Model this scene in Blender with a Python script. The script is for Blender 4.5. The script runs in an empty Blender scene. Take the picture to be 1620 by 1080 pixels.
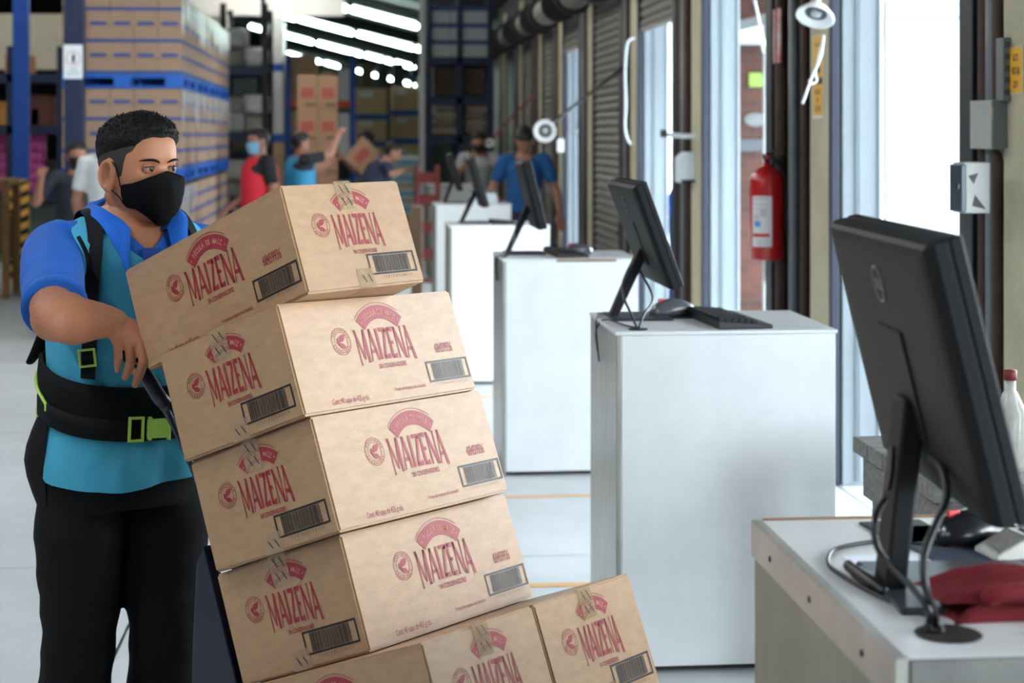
import bpy, bmesh, math, random
from math import sin, cos, pi, radians, sqrt, atan2
from mathutils import Vector, Matrix, Euler
random.seed(7)
SC = bpy.context.scene
COL = SC.collection

# ------------------------------------------------------------------ camera
YAW = radians(5.3)          # the camera looks a little to the right of the hall's long axis
EYE = 1.64
FPX = 2700.0                # focal length in pixels of the 1620 px wide frame
CXP, CYP = 810.0, 212.0     # column of the view axis, row of the horizon
cam_d = bpy.data.cameras.new('camera')
cam = bpy.data.objects.new('camera', cam_d)
COL.objects.link(cam)
cam.location = (0, 0, EYE)
cam.rotation_euler = (radians(90), 0, -YAW)
cam_d.sensor_width = 36
cam_d.lens = FPX / 1620 * 36
cam_d.shift_y = -(540 - CYP) / 1620
cam_d.clip_start = 0.05
cam_d.clip_end = 300
cam_d.dof.use_dof = True
cam_d.dof.focus_distance = 3.55
cam_d.dof.aperture_fstop = 4.6
SC.camera = cam

# ------------------------------------------------------------------ world, daylight, exposure
SC.view_settings.view_transform = 'Standard'
SC.view_settings.look = 'None'
SC.view_settings.gamma = 1
SC.view_settings.use_curve_mapping = False
SC.view_settings.exposure = 0.53
SC.cycles.max_bounces = 8
SC.cycles.diffuse_bounces = 4
SC.cycles.glossy_bounces = 4
SC.cycles.transparent_max_bounces = 8
SC.cycles.use_denoising = True
SC.cycles.sample_clamp_indirect = 8
W = bpy.data.worlds.new('overcast_sky')
SC.world = W
W.use_nodes = True
bg = W.node_tree.nodes['Background']
bg.inputs[0].default_value = (0.82, 0.93, 1.0, 1)
bg.inputs[1].default_value = 14.0

sun_l = bpy.data.lights.new('hazy_sun', 'SUN'); sun_l.energy = 1.0; sun_l.angle = radians(24); sun_l.color = (1.0, 0.97, 0.93)
sun = bpy.data.objects.new('hazy_sun', sun_l); COL.objects.link(sun)
sun.rotation_euler = Vector((-1.0, 0.72, -0.56)).to_track_quat('-Z', 'Y').to_euler()

def portal(name, loc, rot, sx, sy):
    l = bpy.data.lights.new(name, 'AREA')
    l.shape = 'RECTANGLE'; l.size = sx; l.size_y = sy
    l.cycles.is_portal = True
    o = bpy.data.objects.new(name, l); COL.objects.link(o)
    o.location = loc; o.rotation_euler = rot
    return o

# ------------------------------------------------------------------ placing helpers
RV = Vector((cos(YAW), -sin(YAW), 0)); FV = Vector((sin(YAW), cos(YAW), 0))
def cw(x, d, z=0.0):
    """across, depth, height as the camera sees them -> hall coordinates"""
    p = RV * x + FV * d
    return Vector((p.x, p.y, z))
def at(px, py, d):
    return cw((px - CXP) / FPX * d, d, EYE - (py - CYP) / FPX * d)
def wx(px, Y):
    """x of a picture column on the plane y = Y"""
    t = (px - CXP) / FPX
    return Y * (t * cos(YAW) + sin(YAW)) / (cos(YAW) - t * sin(YAW))
def zz(py, d): return EYE - (py - CYP) / FPX * d
def wall_y(px, X=2.22):
    t = (px - CXP) / FPX
    return (X * cos(YAW) - t * X * sin(YAW)) / (t * cos(YAW) + sin(YAW))

# ------------------------------------------------------------------ materials
def lin(c):
    c = c / 255.0
    return c / 12.92 if c <= 0.04045 else ((c + 0.055) / 1.055) ** 2.4
def rgb(r, g, b): return (lin(r), lin(g), lin(b), 1)
MATS = {}
def mat(name, col, rough=0.6, metal=0.0, var=0.0, vscale=8.0, bump=0.0, bscale=60.0, spec=0.5, emit=0.0, alpha=1.0,
        stretch=(1, 1, 1), col2=None, coat=0.0, sss=0.0):
    if name in MATS: return MATS[name]
    m = bpy.data.materials.new(name); m.use_nodes = True
    nt = m.node_tree; n = nt.nodes; b = n['Principled BSDF']
    c = rgb(*col)
    b.inputs['Base Color'].default_value = c
    b.inputs['Roughness'].default_value = rough
    b.inputs['Metallic'].default_value = metal
    b.inputs['Specular IOR Level'].default_value = spec
    b.inputs['Coat Weight'].default_value = coat
    if sss:
        b.inputs['Subsurface Weight'].default_value = sss
        b.inputs['Subsurface Radius'].default_value = (0.012, 0.005, 0.003)
        b.inputs['Subsurface Scale'].default_value = 1.0
    if alpha < 1: b.inputs['Alpha'].default_value = alpha
    if emit:
        b.inputs['Emission Color'].default_value = c
        b.inputs['Emission Strength'].default_value = emit
    if var or bump:
        tc = n.new('ShaderNodeTexCoord'); mp = n.new('ShaderNodeMapping')
        mp.inputs['Scale'].default_value = stretch
        nt.links.new(tc.outputs['Object'], mp.inputs['Vector'])
    if var:
        nz = n.new('ShaderNodeTexNoise'); nz.inputs['Scale'].default_value = vscale
        nz.inputs['Detail'].default_value = 6; nz.inputs['Roughness'].default_value = 0.65
        nt.links.new(mp.outputs[0], nz.inputs['Vector'])
        rp = n.new('ShaderNodeValToRGB')
        rp.color_ramp.elements[0].position = 0.3; rp.color_ramp.elements[1].position = 0.7
        k = 1 - var
        rp.color_ramp.elements[0].color = rgb(*col2) if col2 else (c[0] * k, c[1] * k, c[2] * k, 1)
        rp.color_ramp.elements[1].color = c
        nt.links.new(nz.outputs['Fac'], rp.inputs[0])
        nt.links.new(rp.outputs[0], b.inputs['Base Color'])
    if bump:
        nb = n.new('ShaderNodeTexNoise'); nb.inputs['Scale'].default_value = bscale; nb.inputs['Detail'].default_value = 4
        nt.links.new(mp.outputs[0], nb.inputs['Vector'])
        bp = n.new('ShaderNodeBump'); bp.inputs['Strength'].default_value = bump; bp.inputs['Distance'].default_value = 0.01
        nt.links.new(nb.outputs['Fac'], bp.inputs['Height'])
        nt.links.new(bp.outputs[0], b.inputs['Normal'])
    MATS[name] = m
    return m

# ------------------------------------------------------------------ mesh builder
class MB:
    def __init__(s): s.v = []; s.f = []; s.m = []; s.cur = 0
    def add(s, vs, fs):
        o = len(s.v); s.v += [tuple(p) for p in vs]
        s.f += [tuple(o + i for i in f) for f in fs]; s.m += [s.cur] * len(fs)
    def mi(s, i): s.cur = i; return s
    def box(s, c, size, rot=None, taper=1.0):
        hx, hy, hz = size[0] / 2, size[1] / 2, size[2] / 2
        vs = []
        for z, k in ((-hz, 1.0), (hz, taper)):
            for x, y in ((-hx, -hy), (hx, -hy), (hx, hy), (-hx, hy)): vs.append(Vector((x * k, y * k, z)))
        if rot is not None: vs = [rot @ p for p in vs]
        c = Vector(c)
        s.add([p + c for p in vs], [(3, 2, 1, 0), (4, 5, 6, 7), (0, 1, 5, 4), (1, 2, 6, 5), (2, 3, 7, 6), (3, 0, 4, 7)])
        return s
    def bb(s, x0, x1, y0, y1, z0, z1): return s.box(((x0 + x1) / 2, (y0 + y1) / 2, (z0 + z1) / 2), (x1 - x0, y1 - y0, z1 - z0))
    def rings(s, rs, cap0=True, cap1=True, closed=True):
        n = len(rs[0]); vs = [p for r in rs for p in r]; fs = []
        for i in range(len(rs) - 1):
            for j in range(n if closed else n - 1):
                k = (j + 1) % n
                fs.append((i * n + j, i * n + k, (i + 1) * n + k, (i + 1) * n + j))
        if cap0: fs.append(tuple(range(n - 1, -1, -1)))
        if cap1: fs.append(tuple((len(rs) - 1) * n + j for j in range(n)))
        s.add(vs, fs); return s
    def tube(s, pts, rad, seg=8, cap=True, flat=None, ends=False):
        pts = [Vector(p) for p in pts]
        if not isinstance(rad, (list, tuple)): rad = [rad] * len(pts)
        rad = list(rad)
        if ends:   # rounded ends
            a, b = pts[0], pts[-1]; ta = (pts[0] - pts[1]).normalized(); tb = (pts[-1] - pts[-2]).normalized()
            pre = [(a + ta * rad[0] * sin(radians(t)), rad[0] * cos(radians(t))) for t in (80, 50, 25)]
            post = [(b + tb * rad[-1] * sin(radians(t)), rad[-1] * cos(radians(t))) for t in (25, 50, 80)]
            pts = [p for p, _ in pre] + pts + [p for p, _ in post]
            rad = [r for _, r in pre] + rad + [r for _, r in post]
        rs = []; prev = None
        for i, p in enumerate(pts):
            t = (pts[min(i + 1, len(pts) - 1)] - pts[max(i - 1, 0)]).normalized()
            if prev is None:
                u = t.cross(Vector((0, 0, 1)))
                if u.length < 1e-3: u = t.cross(Vector((1, 0, 0)))
                u.normalize()
            else:
                u = prev - t * prev.dot(t); u.normalize()
            prev = u; w = t.cross(u)
            r = rad[i]; fa = flat if flat else 1.0
            rs.append([p + u * (r * cos(2 * pi * k / seg)) + w * (r * fa * sin(2 * pi * k / seg)) for k in range(seg)])
        return s.rings(rs, cap, cap)
    def lathe(s, prof, c=(0, 0, 0), seg=20, M=None):
        rs = []
        for r, z in prof:
            ring = [Vector((r * cos(2 * pi * k / seg), r * sin(2 * pi * k / seg), z)) for k in range(seg)]
            if M is not None: ring = [M @ p for p in ring]
            rs.append([p + Vector(c) for p in ring])
        return s.rings(rs)
    def prism(s, poly, axis, a, b):
        """extrude a 2D polygon along an axis ('x','y','z') between a and b"""
        def P(p, t):
            return {'x': (t, p[0], p[1]), 'y': (p[0], t, p[1]), 'z': (p[0], p[1], t)}[axis]
        n = len(poly); vs = [P(p, a) for p in poly] + [P(p, b) for p in poly]
        fs = [tuple(range(n - 1, -1, -1)), tuple(range(n, 2 * n))] + [(i, (i + 1) % n, n + (i + 1) % n, n + i) for i in range(n)]
        s.add(vs, fs); return s
    def mesh(s, name, mats):
        me = bpy.data.meshes.new(name)
        me.from_pydata(s.v, [], s.f)
        if not isinstance(mats, (list, tuple)): mats = [mats]
        for m in mats: me.materials.append(m)
        if len(mats) > 1: me.polygons.foreach_set('material_index', s.m)
        bm = bmesh.new(); bm.from_mesh(me); bmesh.ops.recalc_face_normals(bm, faces=bm.faces); bm.to_mesh(me); bm.free()
        return me
    def build(s, name, mats, parent=None, smooth=False, bevel=0.0, bseg=2, **tags):
        o = bpy.data.objects.new(name, s.mesh(name, mats)); COL.objects.link(o)
        if parent is not None: o.parent = parent
        if smooth:
            for p in o.data.polygons: p.use_smooth = True
        if bevel:
            md = o.modifiers.new('edge', 'BEVEL'); md.width = bevel; md.segments = bseg; md.limit_method = 'ANGLE'
            md.angle_limit = radians(40)
        for k, v in tags.items(): o[k] = v
        return o

def mobj(name, me, parent=None, M=None):
    o = bpy.data.objects.new(name, me); COL.objects.link(o)
    if parent is not None: o.parent = parent
    if M is not None: o.matrix_local = M
    return o
def thing(name, label, cat, loc=(0, 0, 0), rz=0.0, group=None, M=None):
    o = bpy.data.objects.new(name, None); COL.objects.link(o)
    o.empty_display_size = 0.1
    if M is not None: o.matrix_world = M
    else: o.location = loc; o.rotation_euler = (0, 0, rz)
    return tag(o, label, cat, group)
def tag(o, label, cat, group=None):
    o['label'] = label; o['category'] = cat
    if group: o['group'] = group
    return o
def struct(o): o['kind'] = 'structure'; return o
def copy_tree(o, parent=None):
    c = o.copy(); COL.objects.link(c)
    if parent is not None:
        c.parent = parent
    for ch in list(o.children): copy_tree(ch, c)
    return c
def smooth_path(pts, n=6):
    """Catmull-Rom through points"""
    P = [Vector(p) for p in pts]; out = []
    for i in range(len(P) - 1):
        a = P[max(i - 1, 0)]; b = P[i]; c = P[i + 1]; d = P[min(i + 2, len(P) - 1)]
        for k in range(n):
            t = k / n
            out.append(0.5 * ((2 * b) + (c - a) * t + (2 * a - 5 * b + 4 * c - d) * t * t + (3 * b - a - 3 * c + d) * t ** 3))
    out.append(P[-1]); return out

def remeshed(name, mb, voxel, m, parent=None, smooth=2, factor=0.5, decimate=0.0):
    """join the closed pieces of a builder into one continuous skin"""
    o = mb.build(name + '_tmp', m)
    r = o.modifiers.new('r', 'REMESH'); r.mode = 'VOXEL'; r.voxel_size = voxel; r.use_smooth_shade = True
    if smooth:
        s = o.modifiers.new('s', 'SMOOTH'); s.factor = factor; s.iterations = smooth
    if decimate:
        d = o.modifiers.new('d', 'DECIMATE'); d.ratio = decimate
    dg = bpy.context.evaluated_depsgraph_get()
    me = bpy.data.meshes.new_from_object(o.evaluated_get(dg)); me.name = name
    old = o.data; bpy.data.objects.remove(o); bpy.data.meshes.remove(old)
    me.materials.clear(); me.materials.append(m)
    for p in me.polygons: p.use_smooth = True
    return mobj(name, me, parent)

_txt = {}
def text_polys(s, size=1.0, squeeze=1.0, align='CENTER', bold=0.0):
    """outline of a word as flat vertices and faces, 1 unit high letters"""
    key = (s, align, bold)
    if key not in _txt:
        cu = bpy.data.curves.new('t', 'FONT'); cu.body = s; cu.align_x = align; cu.size = 1.0; cu.resolution_u = 3; cu.offset = bold
        o = bpy.data.objects.new('t', cu); COL.objects.link(o)
        dg = bpy.context.evaluated_depsgraph_get()
        me = bpy.data.meshes.new_from_object(o.evaluated_get(dg))
        _txt[key] = ([(v.co.x, v.co.y) for v in me.vertices], [tuple(p.vertices) for p in me.polygons])
        bpy.data.objects.remove(o); bpy.data.curves.remove(cu); bpy.data.meshes.remove(me)
    v, f = _txt[key]
    return [(x * size * squeeze, y * size) for x, y in v], f
class Flat:
    """flat print collected in a 2D sheet (s to the right, t up)"""
    def __init__(s): s.v = []; s.f = []; s.m = []
    def poly(s, pts, mi=0):
        o = len(s.v); s.v += list(pts); s.f.append(tuple(range(o, o + len(pts)))); s.m.append(mi)
    def quadstrip(s, a, b, mi=0):
        for i in range(len(a) - 1): s.poly([a[i], a[i + 1], b[i + 1], b[i]], mi)
    def rect(s, x0, x1, y0, y1, mi=0): s.poly([(x0, y0), (x1, y0), (x1, y1), (x0, y1)], mi)
    def ring(s, c, r0, r1, n=28, mi=0, sx=1.0):
        a = [(c[0] + sx * r0 * cos(2 * pi * k / n), c[1] + r0 * sin(2 * pi * k / n)) for k in range(n + 1)]
        b = [(c[0] + sx * r1 * cos(2 * pi * k / n), c[1] + r1 * sin(2 * pi * k / n)) for k in range(n + 1)]
        s.quadstrip(a, b, mi)
    def text(s, txt, x, y, size, squeeze=1.0, rot=0.0, mi=0, align='CENTER', bold=0.0):
        v, f = text_polys(txt, size, squeeze, align, bold); o = len(s.v); c, n = cos(rot), sin(rot)
        s.v += [(x + a * c - b * n, y + a * n + b * c) for a, b in v]
        s.f += [tuple(o + i for i in q) for q in f]; s.m += [mi] * len(f)
    def to(s, mb, fn, only=None):
        for i in range(max(s.m) + 1 if s.m else 0):
            fs = [f for f, m in zip(s.f, s.m) if m == i]
            if only is not None and i != only: continue
            mb.cur = i if only is None else 0
            used = sorted({k for f in fs for k in f}); mp = {k: j for j, k in enumerate(used)}
            mb.add([fn(*s.v[k]) for k in used], [tuple(mp[k] for k in f) for f in fs])
    def flat_mesh(s, name, fn, mats):
        me = bpy.data.meshes.new(name); me.from_pydata([tuple(fn(*p)) for p in s.v], [], s.f)
        for m in (mats if isinstance(mats, (list, tuple)) else [mats]): me.materials.append(m)
        me.polygons.foreach_set('material_index', s.m)
        return me
# ------------------------------------------------------------------ shared materials
M_concrete = mat('worn_concrete', (204, 209, 212), 0.42, 0, 0.22, 1.1, 0.12, 24)
M_joint = mat('joint_dirt', (60, 58, 55), 0.9)
M_roof = mat('dark_roof_sheet', (52, 52, 54), 0.7, 0.2, 0.2, 2)
M_beam = mat('dark_steel_beam', (40, 42, 48), 0.6, 0.3)
M_olive = mat('cream_painted_concrete', (186, 180, 152), 0.75, 0, 0.25, 3.5, 0.15, 30)
M_cream = mat('cream_plaster', (236, 228, 206), 0.8, 0, 0.1, 2)
M_navy = mat('navy_steel', (30, 40, 62), 0.5, 0.1, 0.3, 6)
M_black = mat('black_plastic', (20, 20, 22), 0.45)
M_rack = mat('blue_rack_steel', (30, 88, 186), 0.5, 0.1, 0.2, 5)
M_rackdark = mat('dark_blue_rack_steel', (18, 36, 70), 0.5, 0.1, 0.2, 5)
M_orange = mat('orange_beam_steel', (214, 92, 44), 0.5)
M_white = mat('white_laminate', (226, 230, 232), 0.35, 0, 0.1, 5, 0.03, 40)
M_whitepaint = mat('white_painted_steel', (222, 232, 238), 0.45, 0, 0.1, 3)
M_bluewhite = mat('pale_blue_painted_steel', (138, 150, 158), 0.5, 0, 0.22, 3, stretch=(3, 3, .4))
M_card = mat('kraft_cardboard', (181, 143, 105), 0.42, 0, 0.2, 26, 0.05, 130, stretch=(1, 1, 2.6), spec=0.75)
M_cardfar = mat('pale_cardboard', (158, 130, 108), 0.8, 0, 0.15, 6)
M_cardpale = mat('light_tan_cardboard', (214, 178, 138), 0.8, 0, 0.1, 6)
M_red = mat('red_ink', (158, 48, 56), 0.45, 0, 0.25, 180)
M_ink = mat('black_ink', (22, 24, 30), 0.42)
M_knock = mat('unprinted_cardboard', (196, 140, 116), 0.7)
M_tape = mat('clear_packing_tape', (196, 168, 134), 0.15, 0, 0, alpha=0.35, spec=0.8)
M_slat = mat('galvanised_shutter_slat', (122, 118, 112), 0.5, 0.15, 0.3, 3)
M_rust = mat('rusty_brown_pipe', (70, 48, 42), 0.7, 0.1, 0.5, 14)
M_pallet = mat('blue_pallet_plastic', (24, 96, 190), 0.5, 0, 0.2, 6)
M_wood = mat('weathered_grey_wood', (140, 138, 134), 0.85, 0, 0.5, 9, 0.3, 40, stretch=(1, 6, 6))
M_brown = mat('brown_wood', (120, 86, 54), 0.7, 0, 0.3, 6)
M_wrap = mat('white_stretch_film', (232, 234, 236), 0.25, 0, 0.15, 12)
M_grey = mat('grey_electrical_box', (110, 116, 118), 0.5, 0.1, 0.15, 8)
M_greylight = mat('light_grey_enclosure', (168, 170, 166), 0.5, 0, 0.15, 10)
M_yellow = mat('safety_yellow', (232, 172, 40), 0.55, 0, 0.1, 10)
M_lamp = mat('lit_fluorescent_tube', (225, 255, 240), 0.4, emit=18.0)
M_monitor = mat('charcoal_monitor_plastic', (16, 16, 17), 0.55, 0, 0.05, 30, spec=0.3)
M_bezel = mat('glossy_black_bezel', (8, 8, 9), 0.45, spec=0.3)
M_screen = mat('dark_screen', (16, 18, 22), 0.12)
M_logo = mat('grey_logo_ring', (96, 98, 100), 0.35, 0.5)
M_cable = mat('black_rubber_cable', (18, 18, 20), 0.4)
M_steelside = mat('worn_metal_side', (176, 178, 172), 0.28, 0.55, 0.3, 4, stretch=(3, 3, 1))
M_beigeside = mat('beige_laminate_side', (136, 138, 124), 0.45, 0, 0.25, 5)
M_deskgrey = mat('grey_desk_top', (216, 218, 216), 0.3, 0, 0.12, 6)
M_darkpanel = mat('dark_grey_panel', (70, 70, 70), 0.55)
M_redcloth = mat('red_cloth', (118, 14, 26), 0.85, 0, 0.25, 20)
M_extred = mat('red_extinguisher_paint', (178, 26, 30), 0.3, 0, coat=0.3)
M_brick = None

# ------------------------------------------------------------------ floor
fl = MB().bb(-16, 12, -8, 62, -0.25, -0.02).build('floor', M_joint); struct(fl)
JX, JY = -0.75, 0.6
nslab = 0
slab_me = {}
xs = [JX + 3 * k for k in range(-5, 5)]; ys = [JY + 3 * k for k in range(-3, 21)]
for x in xs[:-1]:
    for y in ys[:-1]:
        key = 'slab'
        if key not in slab_me:
            slab_me[key] = MB().bb(0.006, 2.994, 0.006, 2.994, -0.02, 0).mesh('slab', M_concrete)
        mobj('slab', slab_me[key], fl, Matrix.Translation((x, y, 0)))
for nm, (x0, x1, y0, y1) in (('marking', (-0.4, 2.2, 7.66, 7.70)), ('marking', (-0.4, 2.2, 6.14, 6.19)), ('marking', (-0.4, 2.2, 10.6, 10.65))):
    MB().bb(x0, x1, y0, y1, 0.0005, 0.0025).build(nm, mat('worn_orange_paint', (226, 178, 120), 0.6, 0, 0.2, 20), fl)
# outdoor yard
yard = MB().bb(2.75, 40, -20, 70, -0.30, -0.021).build('ground_outside', mat('pale_yard_concrete', (210, 212, 210), 0.8, 0, 0.1, 1)); struct(yard)

# ------------------------------------------------------------------ roof and far walls
XW = 2.22       # inner face of the dock wall
def roof_z(x): return 3.55 + 0.245 * (XW + 0.3 - x)
r = MB(); r.prism([(-16, roof_z(-16)), (XW + 0.75, roof_z(XW + 0.75)), (XW + 0.75, roof_z(XW + 0.75) + 0.12), (-16, roof_z(-16) + 0.12)], 'y', -8, 62)
roof = r.build('ceiling', M_roof); struct(roof)
for k in range(11):
    y = 4 + 5.6 * k
    b = MB(); b.prism([(-16, roof_z(-16) - 0.28), (XW, roof_z(XW) - 0.22), (XW, roof_z(XW) - 0.002), (-16, roof_z(-16) - 0.002)], 'y', y - 0.06, y + 0.06)
    b.build('rafter', M_beam, roof)
struct(MB().bb(-16, 3, 62, 62.3, -0.02, 8.4).build('wall_far', mat('dark_far_wall', (54, 52, 50), 0.9, 0, 0.2, 1)))
struct(MB().bb(-16.3, -16, -8, 62, -0.02, 8.4).build('wall_left', mat('dim_left_wall', (96, 92, 86), 0.9)))
# ------------------------------------------------------------------ dock wall with its bays
FE = [-2.9, -0.2, 2.6, 5.34, 7.83, 10.78, 13.27, 15.8, 18.1, 20.1, 22.5, 25.0, 27.4]      # far edge of bay i = near edge of wall segment i
NE = [-4.8, -1.9, 0.75, 3.5, 5.93, 8.88, 11.6, 14.0, 16.6, 18.85, 21.1, 23.4, 25.9]   # near edge of bay i
LINTEL = 3.02
wall = MB().bb(XW + 0.02, XW + 0.32, -8, 62, LINTEL, roof_z(XW + 0.2)).build('wall_right', mat('dark_upper_wall', (58, 56, 54), 0.85, 0, 0.3, 2)); struct(wall)
XI = XW
def seg(y0, y1):
    yc = min(y0 + 0.34, y1 - 0.2)
    MB().bb(XI, XI + 0.16, y0, yc, -0.02, LINTEL + 0.4).build('pillar', M_olive, wall, bevel=0.008)
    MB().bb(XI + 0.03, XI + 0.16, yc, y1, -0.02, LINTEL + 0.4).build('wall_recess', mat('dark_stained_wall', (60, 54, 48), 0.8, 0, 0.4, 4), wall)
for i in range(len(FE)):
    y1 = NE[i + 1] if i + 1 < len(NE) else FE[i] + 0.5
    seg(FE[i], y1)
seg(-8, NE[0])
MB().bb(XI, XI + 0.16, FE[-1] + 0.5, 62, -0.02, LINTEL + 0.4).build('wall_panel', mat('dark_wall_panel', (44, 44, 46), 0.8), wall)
# guide rails, jamb leaves outside, navy posts, pipes
for i in range(len(FE)):
    yf = FE[i]
    # navy guide rail at the near edge of the pillar (far edge of the bay)
    MB().bb(XI - 0.004, XI + 0.035, yf - 0.05, yf - 0.002, 0, LINTEL).build('guide_rail', M_navy, wall, bevel=0.004)
    MB().bb(XI - 0.015, XI + 0.14, NE[i] + 0.002, NE[i] + 0.14, 0, LINTEL + 0.3).build('steel_post', mat('near_black_steel', (14, 17, 26), 0.5), wall, bevel=0.004)
    # pale steel door leaf folded back outside at the far edge of the bay
    lf = MB(); lf.bb(XI + 0.05, XI + 0.24, yf - 0.04, yf - 0.004, 0, 2.98)
    l = lf.build('door_leaf', M_bluewhite, wall, bevel=0.006)
    for xx in (0.115, 0.128, 0.222):
        MB().bb(XI + xx, XI + xx + 0.008, yf - 0.05, yf - 0.0405, 0.02, 2.96).build('ridge', M_bluewhite, l)
pp = random.Random(3)
for i in range(3, len(FE) - 1):
    y0 = FE[i]; y1 = NE[i + 1]
    for k in range(3):
        y = y0 + 0.36 + max(0.12, y1 - y0 - 0.42) * (k + 0.5) / 3
        rr = 0.022 + 0.012 * pp.random()
        c = [M_rust, M_grey, M_rust][k]
        MB().tube([(XI + 0.03 - rr, y, 0.2 + 0.3 * pp.random()), (XI + 0.03 - rr, y, LINTEL)], rr, 8).build('conduit', c, wall, smooth=True)

# ------------------------------------------------------------------ roll-up shutters
def slat_mesh(L):
    p = [(0.016, -0.037), (0.004, -0.034), (-0.014, -0.018), (-0.018, 0.004), (-0.008, 0.024), (0.014, 0.033), (0.022, 0.03), (0.024, -0.03)]
    m = MB(); m.prism(p, 'y', 0, L); return m.mesh('slat', M_slat)
def shutter(i, zb, label, slats=True):
    y0, y1 = NE[i] + 0.14, FE[i] - 0.01
    t = thing('roller_shutter', label, 'shutter', (XI + 0.03, y0, 0), group=None)
    m = MB(); rr = 0.14
    m.lathe([(0.001, 0.14), (rr, 0.14), (rr, y1 - y0 - 0.1), (0.001, y1 - y0 - 0.1)], seg=18, M=Matrix.Rotation(radians(-90), 4, 'X'))
    m2 = MB(); m2.v = [(x - 0.22, y, z + 2.93) for x, y, z in m.v]; m2.f = m.f; m2.m = m.m
    m2.build('barrel', M_slat, t)
    for yy in (0.06, y1 - y0 - 0.09):
        b = MB(); b.lathe([(0.001, 0), (0.185, 0), (0.185, 0.05), (0.001, 0.05)], seg=16, M=Matrix.Rotation(radians(-90), 4, 'X'))
        b2 = MB(); b2.v = [(x - 0.22, y + yy, z + 2.93) for x, y, z in b.v]; b2.f = b.f; b2.m = b.m
        b2.build('end_plate', M_black, t)
    me = slat_mesh(y1 - y0)
    z = 2.86
    while z - 0.036 > zb:
        mobj('slat', me, t, Matrix.Translation((0, 0, z))); z -= 0.0705
    MB().bb(-0.02, 0.025, 0, y1 - y0, max(zb, 0.0) - 0.0, z + 0.036).build('bottom_bar', M_slat, t)
    return t
shutter(6, 2.44, 'half-raised grey roller shutter above the bay with the blue-clad person outside')
shutter(7, 0.0, 'closed grey corrugated roller shutter behind the second tilted monitor')
shutter(8, 2.50, 'raised grey roller shutter over the narrow pale blue gap')
shutter(9, 0.0, 'closed grey roller shutter right behind the round white ring lamp')
shutter(10, 0.0, 'closed grey roller shutter crossed by the thin red lamp arm')
shutter(11, 0.0, 'closed grey roller shutter at the far dark end, second from the end')
shutter(12, 0.0, 'closed grey roller shutter, the last one at the dark end')
shutter(5, 2.99, 'rolled-up shutter over the bay looking out to the brick wall')
shutter(4, 2.99, 'rolled-up shutter over the bay with the white door leaf')
shutter(3, 2.85, 'half-lowered shutter of the bay beside the second counter')
shutter(2, 2.6, 'raised shutter of the bay beside the tilted carton stack')
shutter(1, 2.99, 'rolled-up shutter of the bay beside the camera')
shutter(0, 0.0, 'closed shutter of the bay behind the camera')
for i in (1, 2, 3, 4, 5, 6, 8):
    zt = {3: 2.85, 6: 2.44, 8: 2.5, 2: 2.6}.get(i, 2.95)
    portal('daylight_portal', (XI + 0.6, (NE[i] + FE[i]) / 2, zt / 2), (0, radians(90), 0), zt, FE[i] - NE[i])
struct(MB().bb(-16, 2.3, -8.3, -8.0, -0.02, 8.4).build('wall_back', mat('pale_back_wall', (170, 168, 162), 0.9)))

# added canopy shading the docks, added wall blocking light at the third bay
dc = MB(); dc.prism([(XI + 0.33, 3.30), (XI + 3.4, 3.62), (XI + 3.4, 3.74), (XI + 0.33, 3.42)], 'y', -8, 40)
tag(dc.build('added_shade_canopy', M_roof), 'added dark sloping canopy that shades the outside of the dock wall', 'canopy')
struct(MB().bb(5.0, 5.2, 2.0, 5.5, -0.02, 2.9).build('wall_light_block', mat('white_outdoor_wall', (236, 238, 238), 0.8, 0, 0.05, 2)))
# ------------------------------------------------------------------ what shows outside the bays
bw = bpy.data.materials.new('dark_red_brick'); bw.use_nodes = True
nt = bw.node_tree; bt = nt.nodes.new('ShaderNodeTexBrick'); tc = nt.nodes.new('ShaderNodeTexCoord')
mp = nt.nodes.new('ShaderNodeMapping'); mp.inputs['Rotation'].default_value = (radians(90), 0, 0)
bt.inputs['Color1'].default_value = rgb(78, 44, 34); bt.inputs['Color2'].default_value = rgb(56, 34, 28); bt.inputs['Mortar'].default_value = rgb(70, 56, 50)
bt.inputs['Scale'].default_value = 3.2; bt.inputs['Mortar Size'].default_value = 0.012
nt.links.new(tc.outputs['Object'], mp.inputs[0]); nt.links.new(mp.outputs[0], bt.inputs[0])
nt.links.new(bt.outputs[0], nt.nodes['Principled BSDF'].inputs['Base Color']); nt.nodes['Principled BSDF'].inputs['Roughness'].default_value = 0.9
o = MB().bb(2.98, 4.7, 15.0, 15.28, -0.02, 2.9).build('wall_brick', bw); struct(o)
cn = MB(); cn.bb(2.98, 4.9, 12.1, 15.3, 2.44, 2.52); cn.bb(2.98, 4.9, 12.05, 12.13, 2.38, 2.56)
tag(cn.build('canopy', M_whitepaint, bevel=0.006), 'white canopy edge outside, above the brick wall', 'canopy')
struct(MB().bb(2.98, 3.04, 12.2, 12.26, -0.02, 2.44).build('pillar', M_whitepaint))
struct(MB().bb(3.3, 12, 24, 24.3, -0.02, 4.2).build('wall_outside', mat('white_outdoor_wall', (236, 238, 238), 0.8, 0, 0.05, 2)))
sg = MB(); sg.bb(0, 0.19, -0.015, 0, 0, 0.125)
t = tag(sg.build('wall_sign', mat('lime_green_sign', (116, 146, 52), 0.6), bevel=0.004), 'small lime green sign on the brick wall outside', 'sign'); t.location = (wx(1185, 14.98), 14.998, zz(136, 14.98))
pl = MB(); pl.lathe([(0.001, 0), (0.1, 0), (0.1, 0.012), (0.085, 0.014), (0.001, 0.014)], seg=24, M=Matrix.Rotation(radians(90), 4, 'X') @ Matrix.Scale(0.62, 4, (0, 1, 0)))
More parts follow.
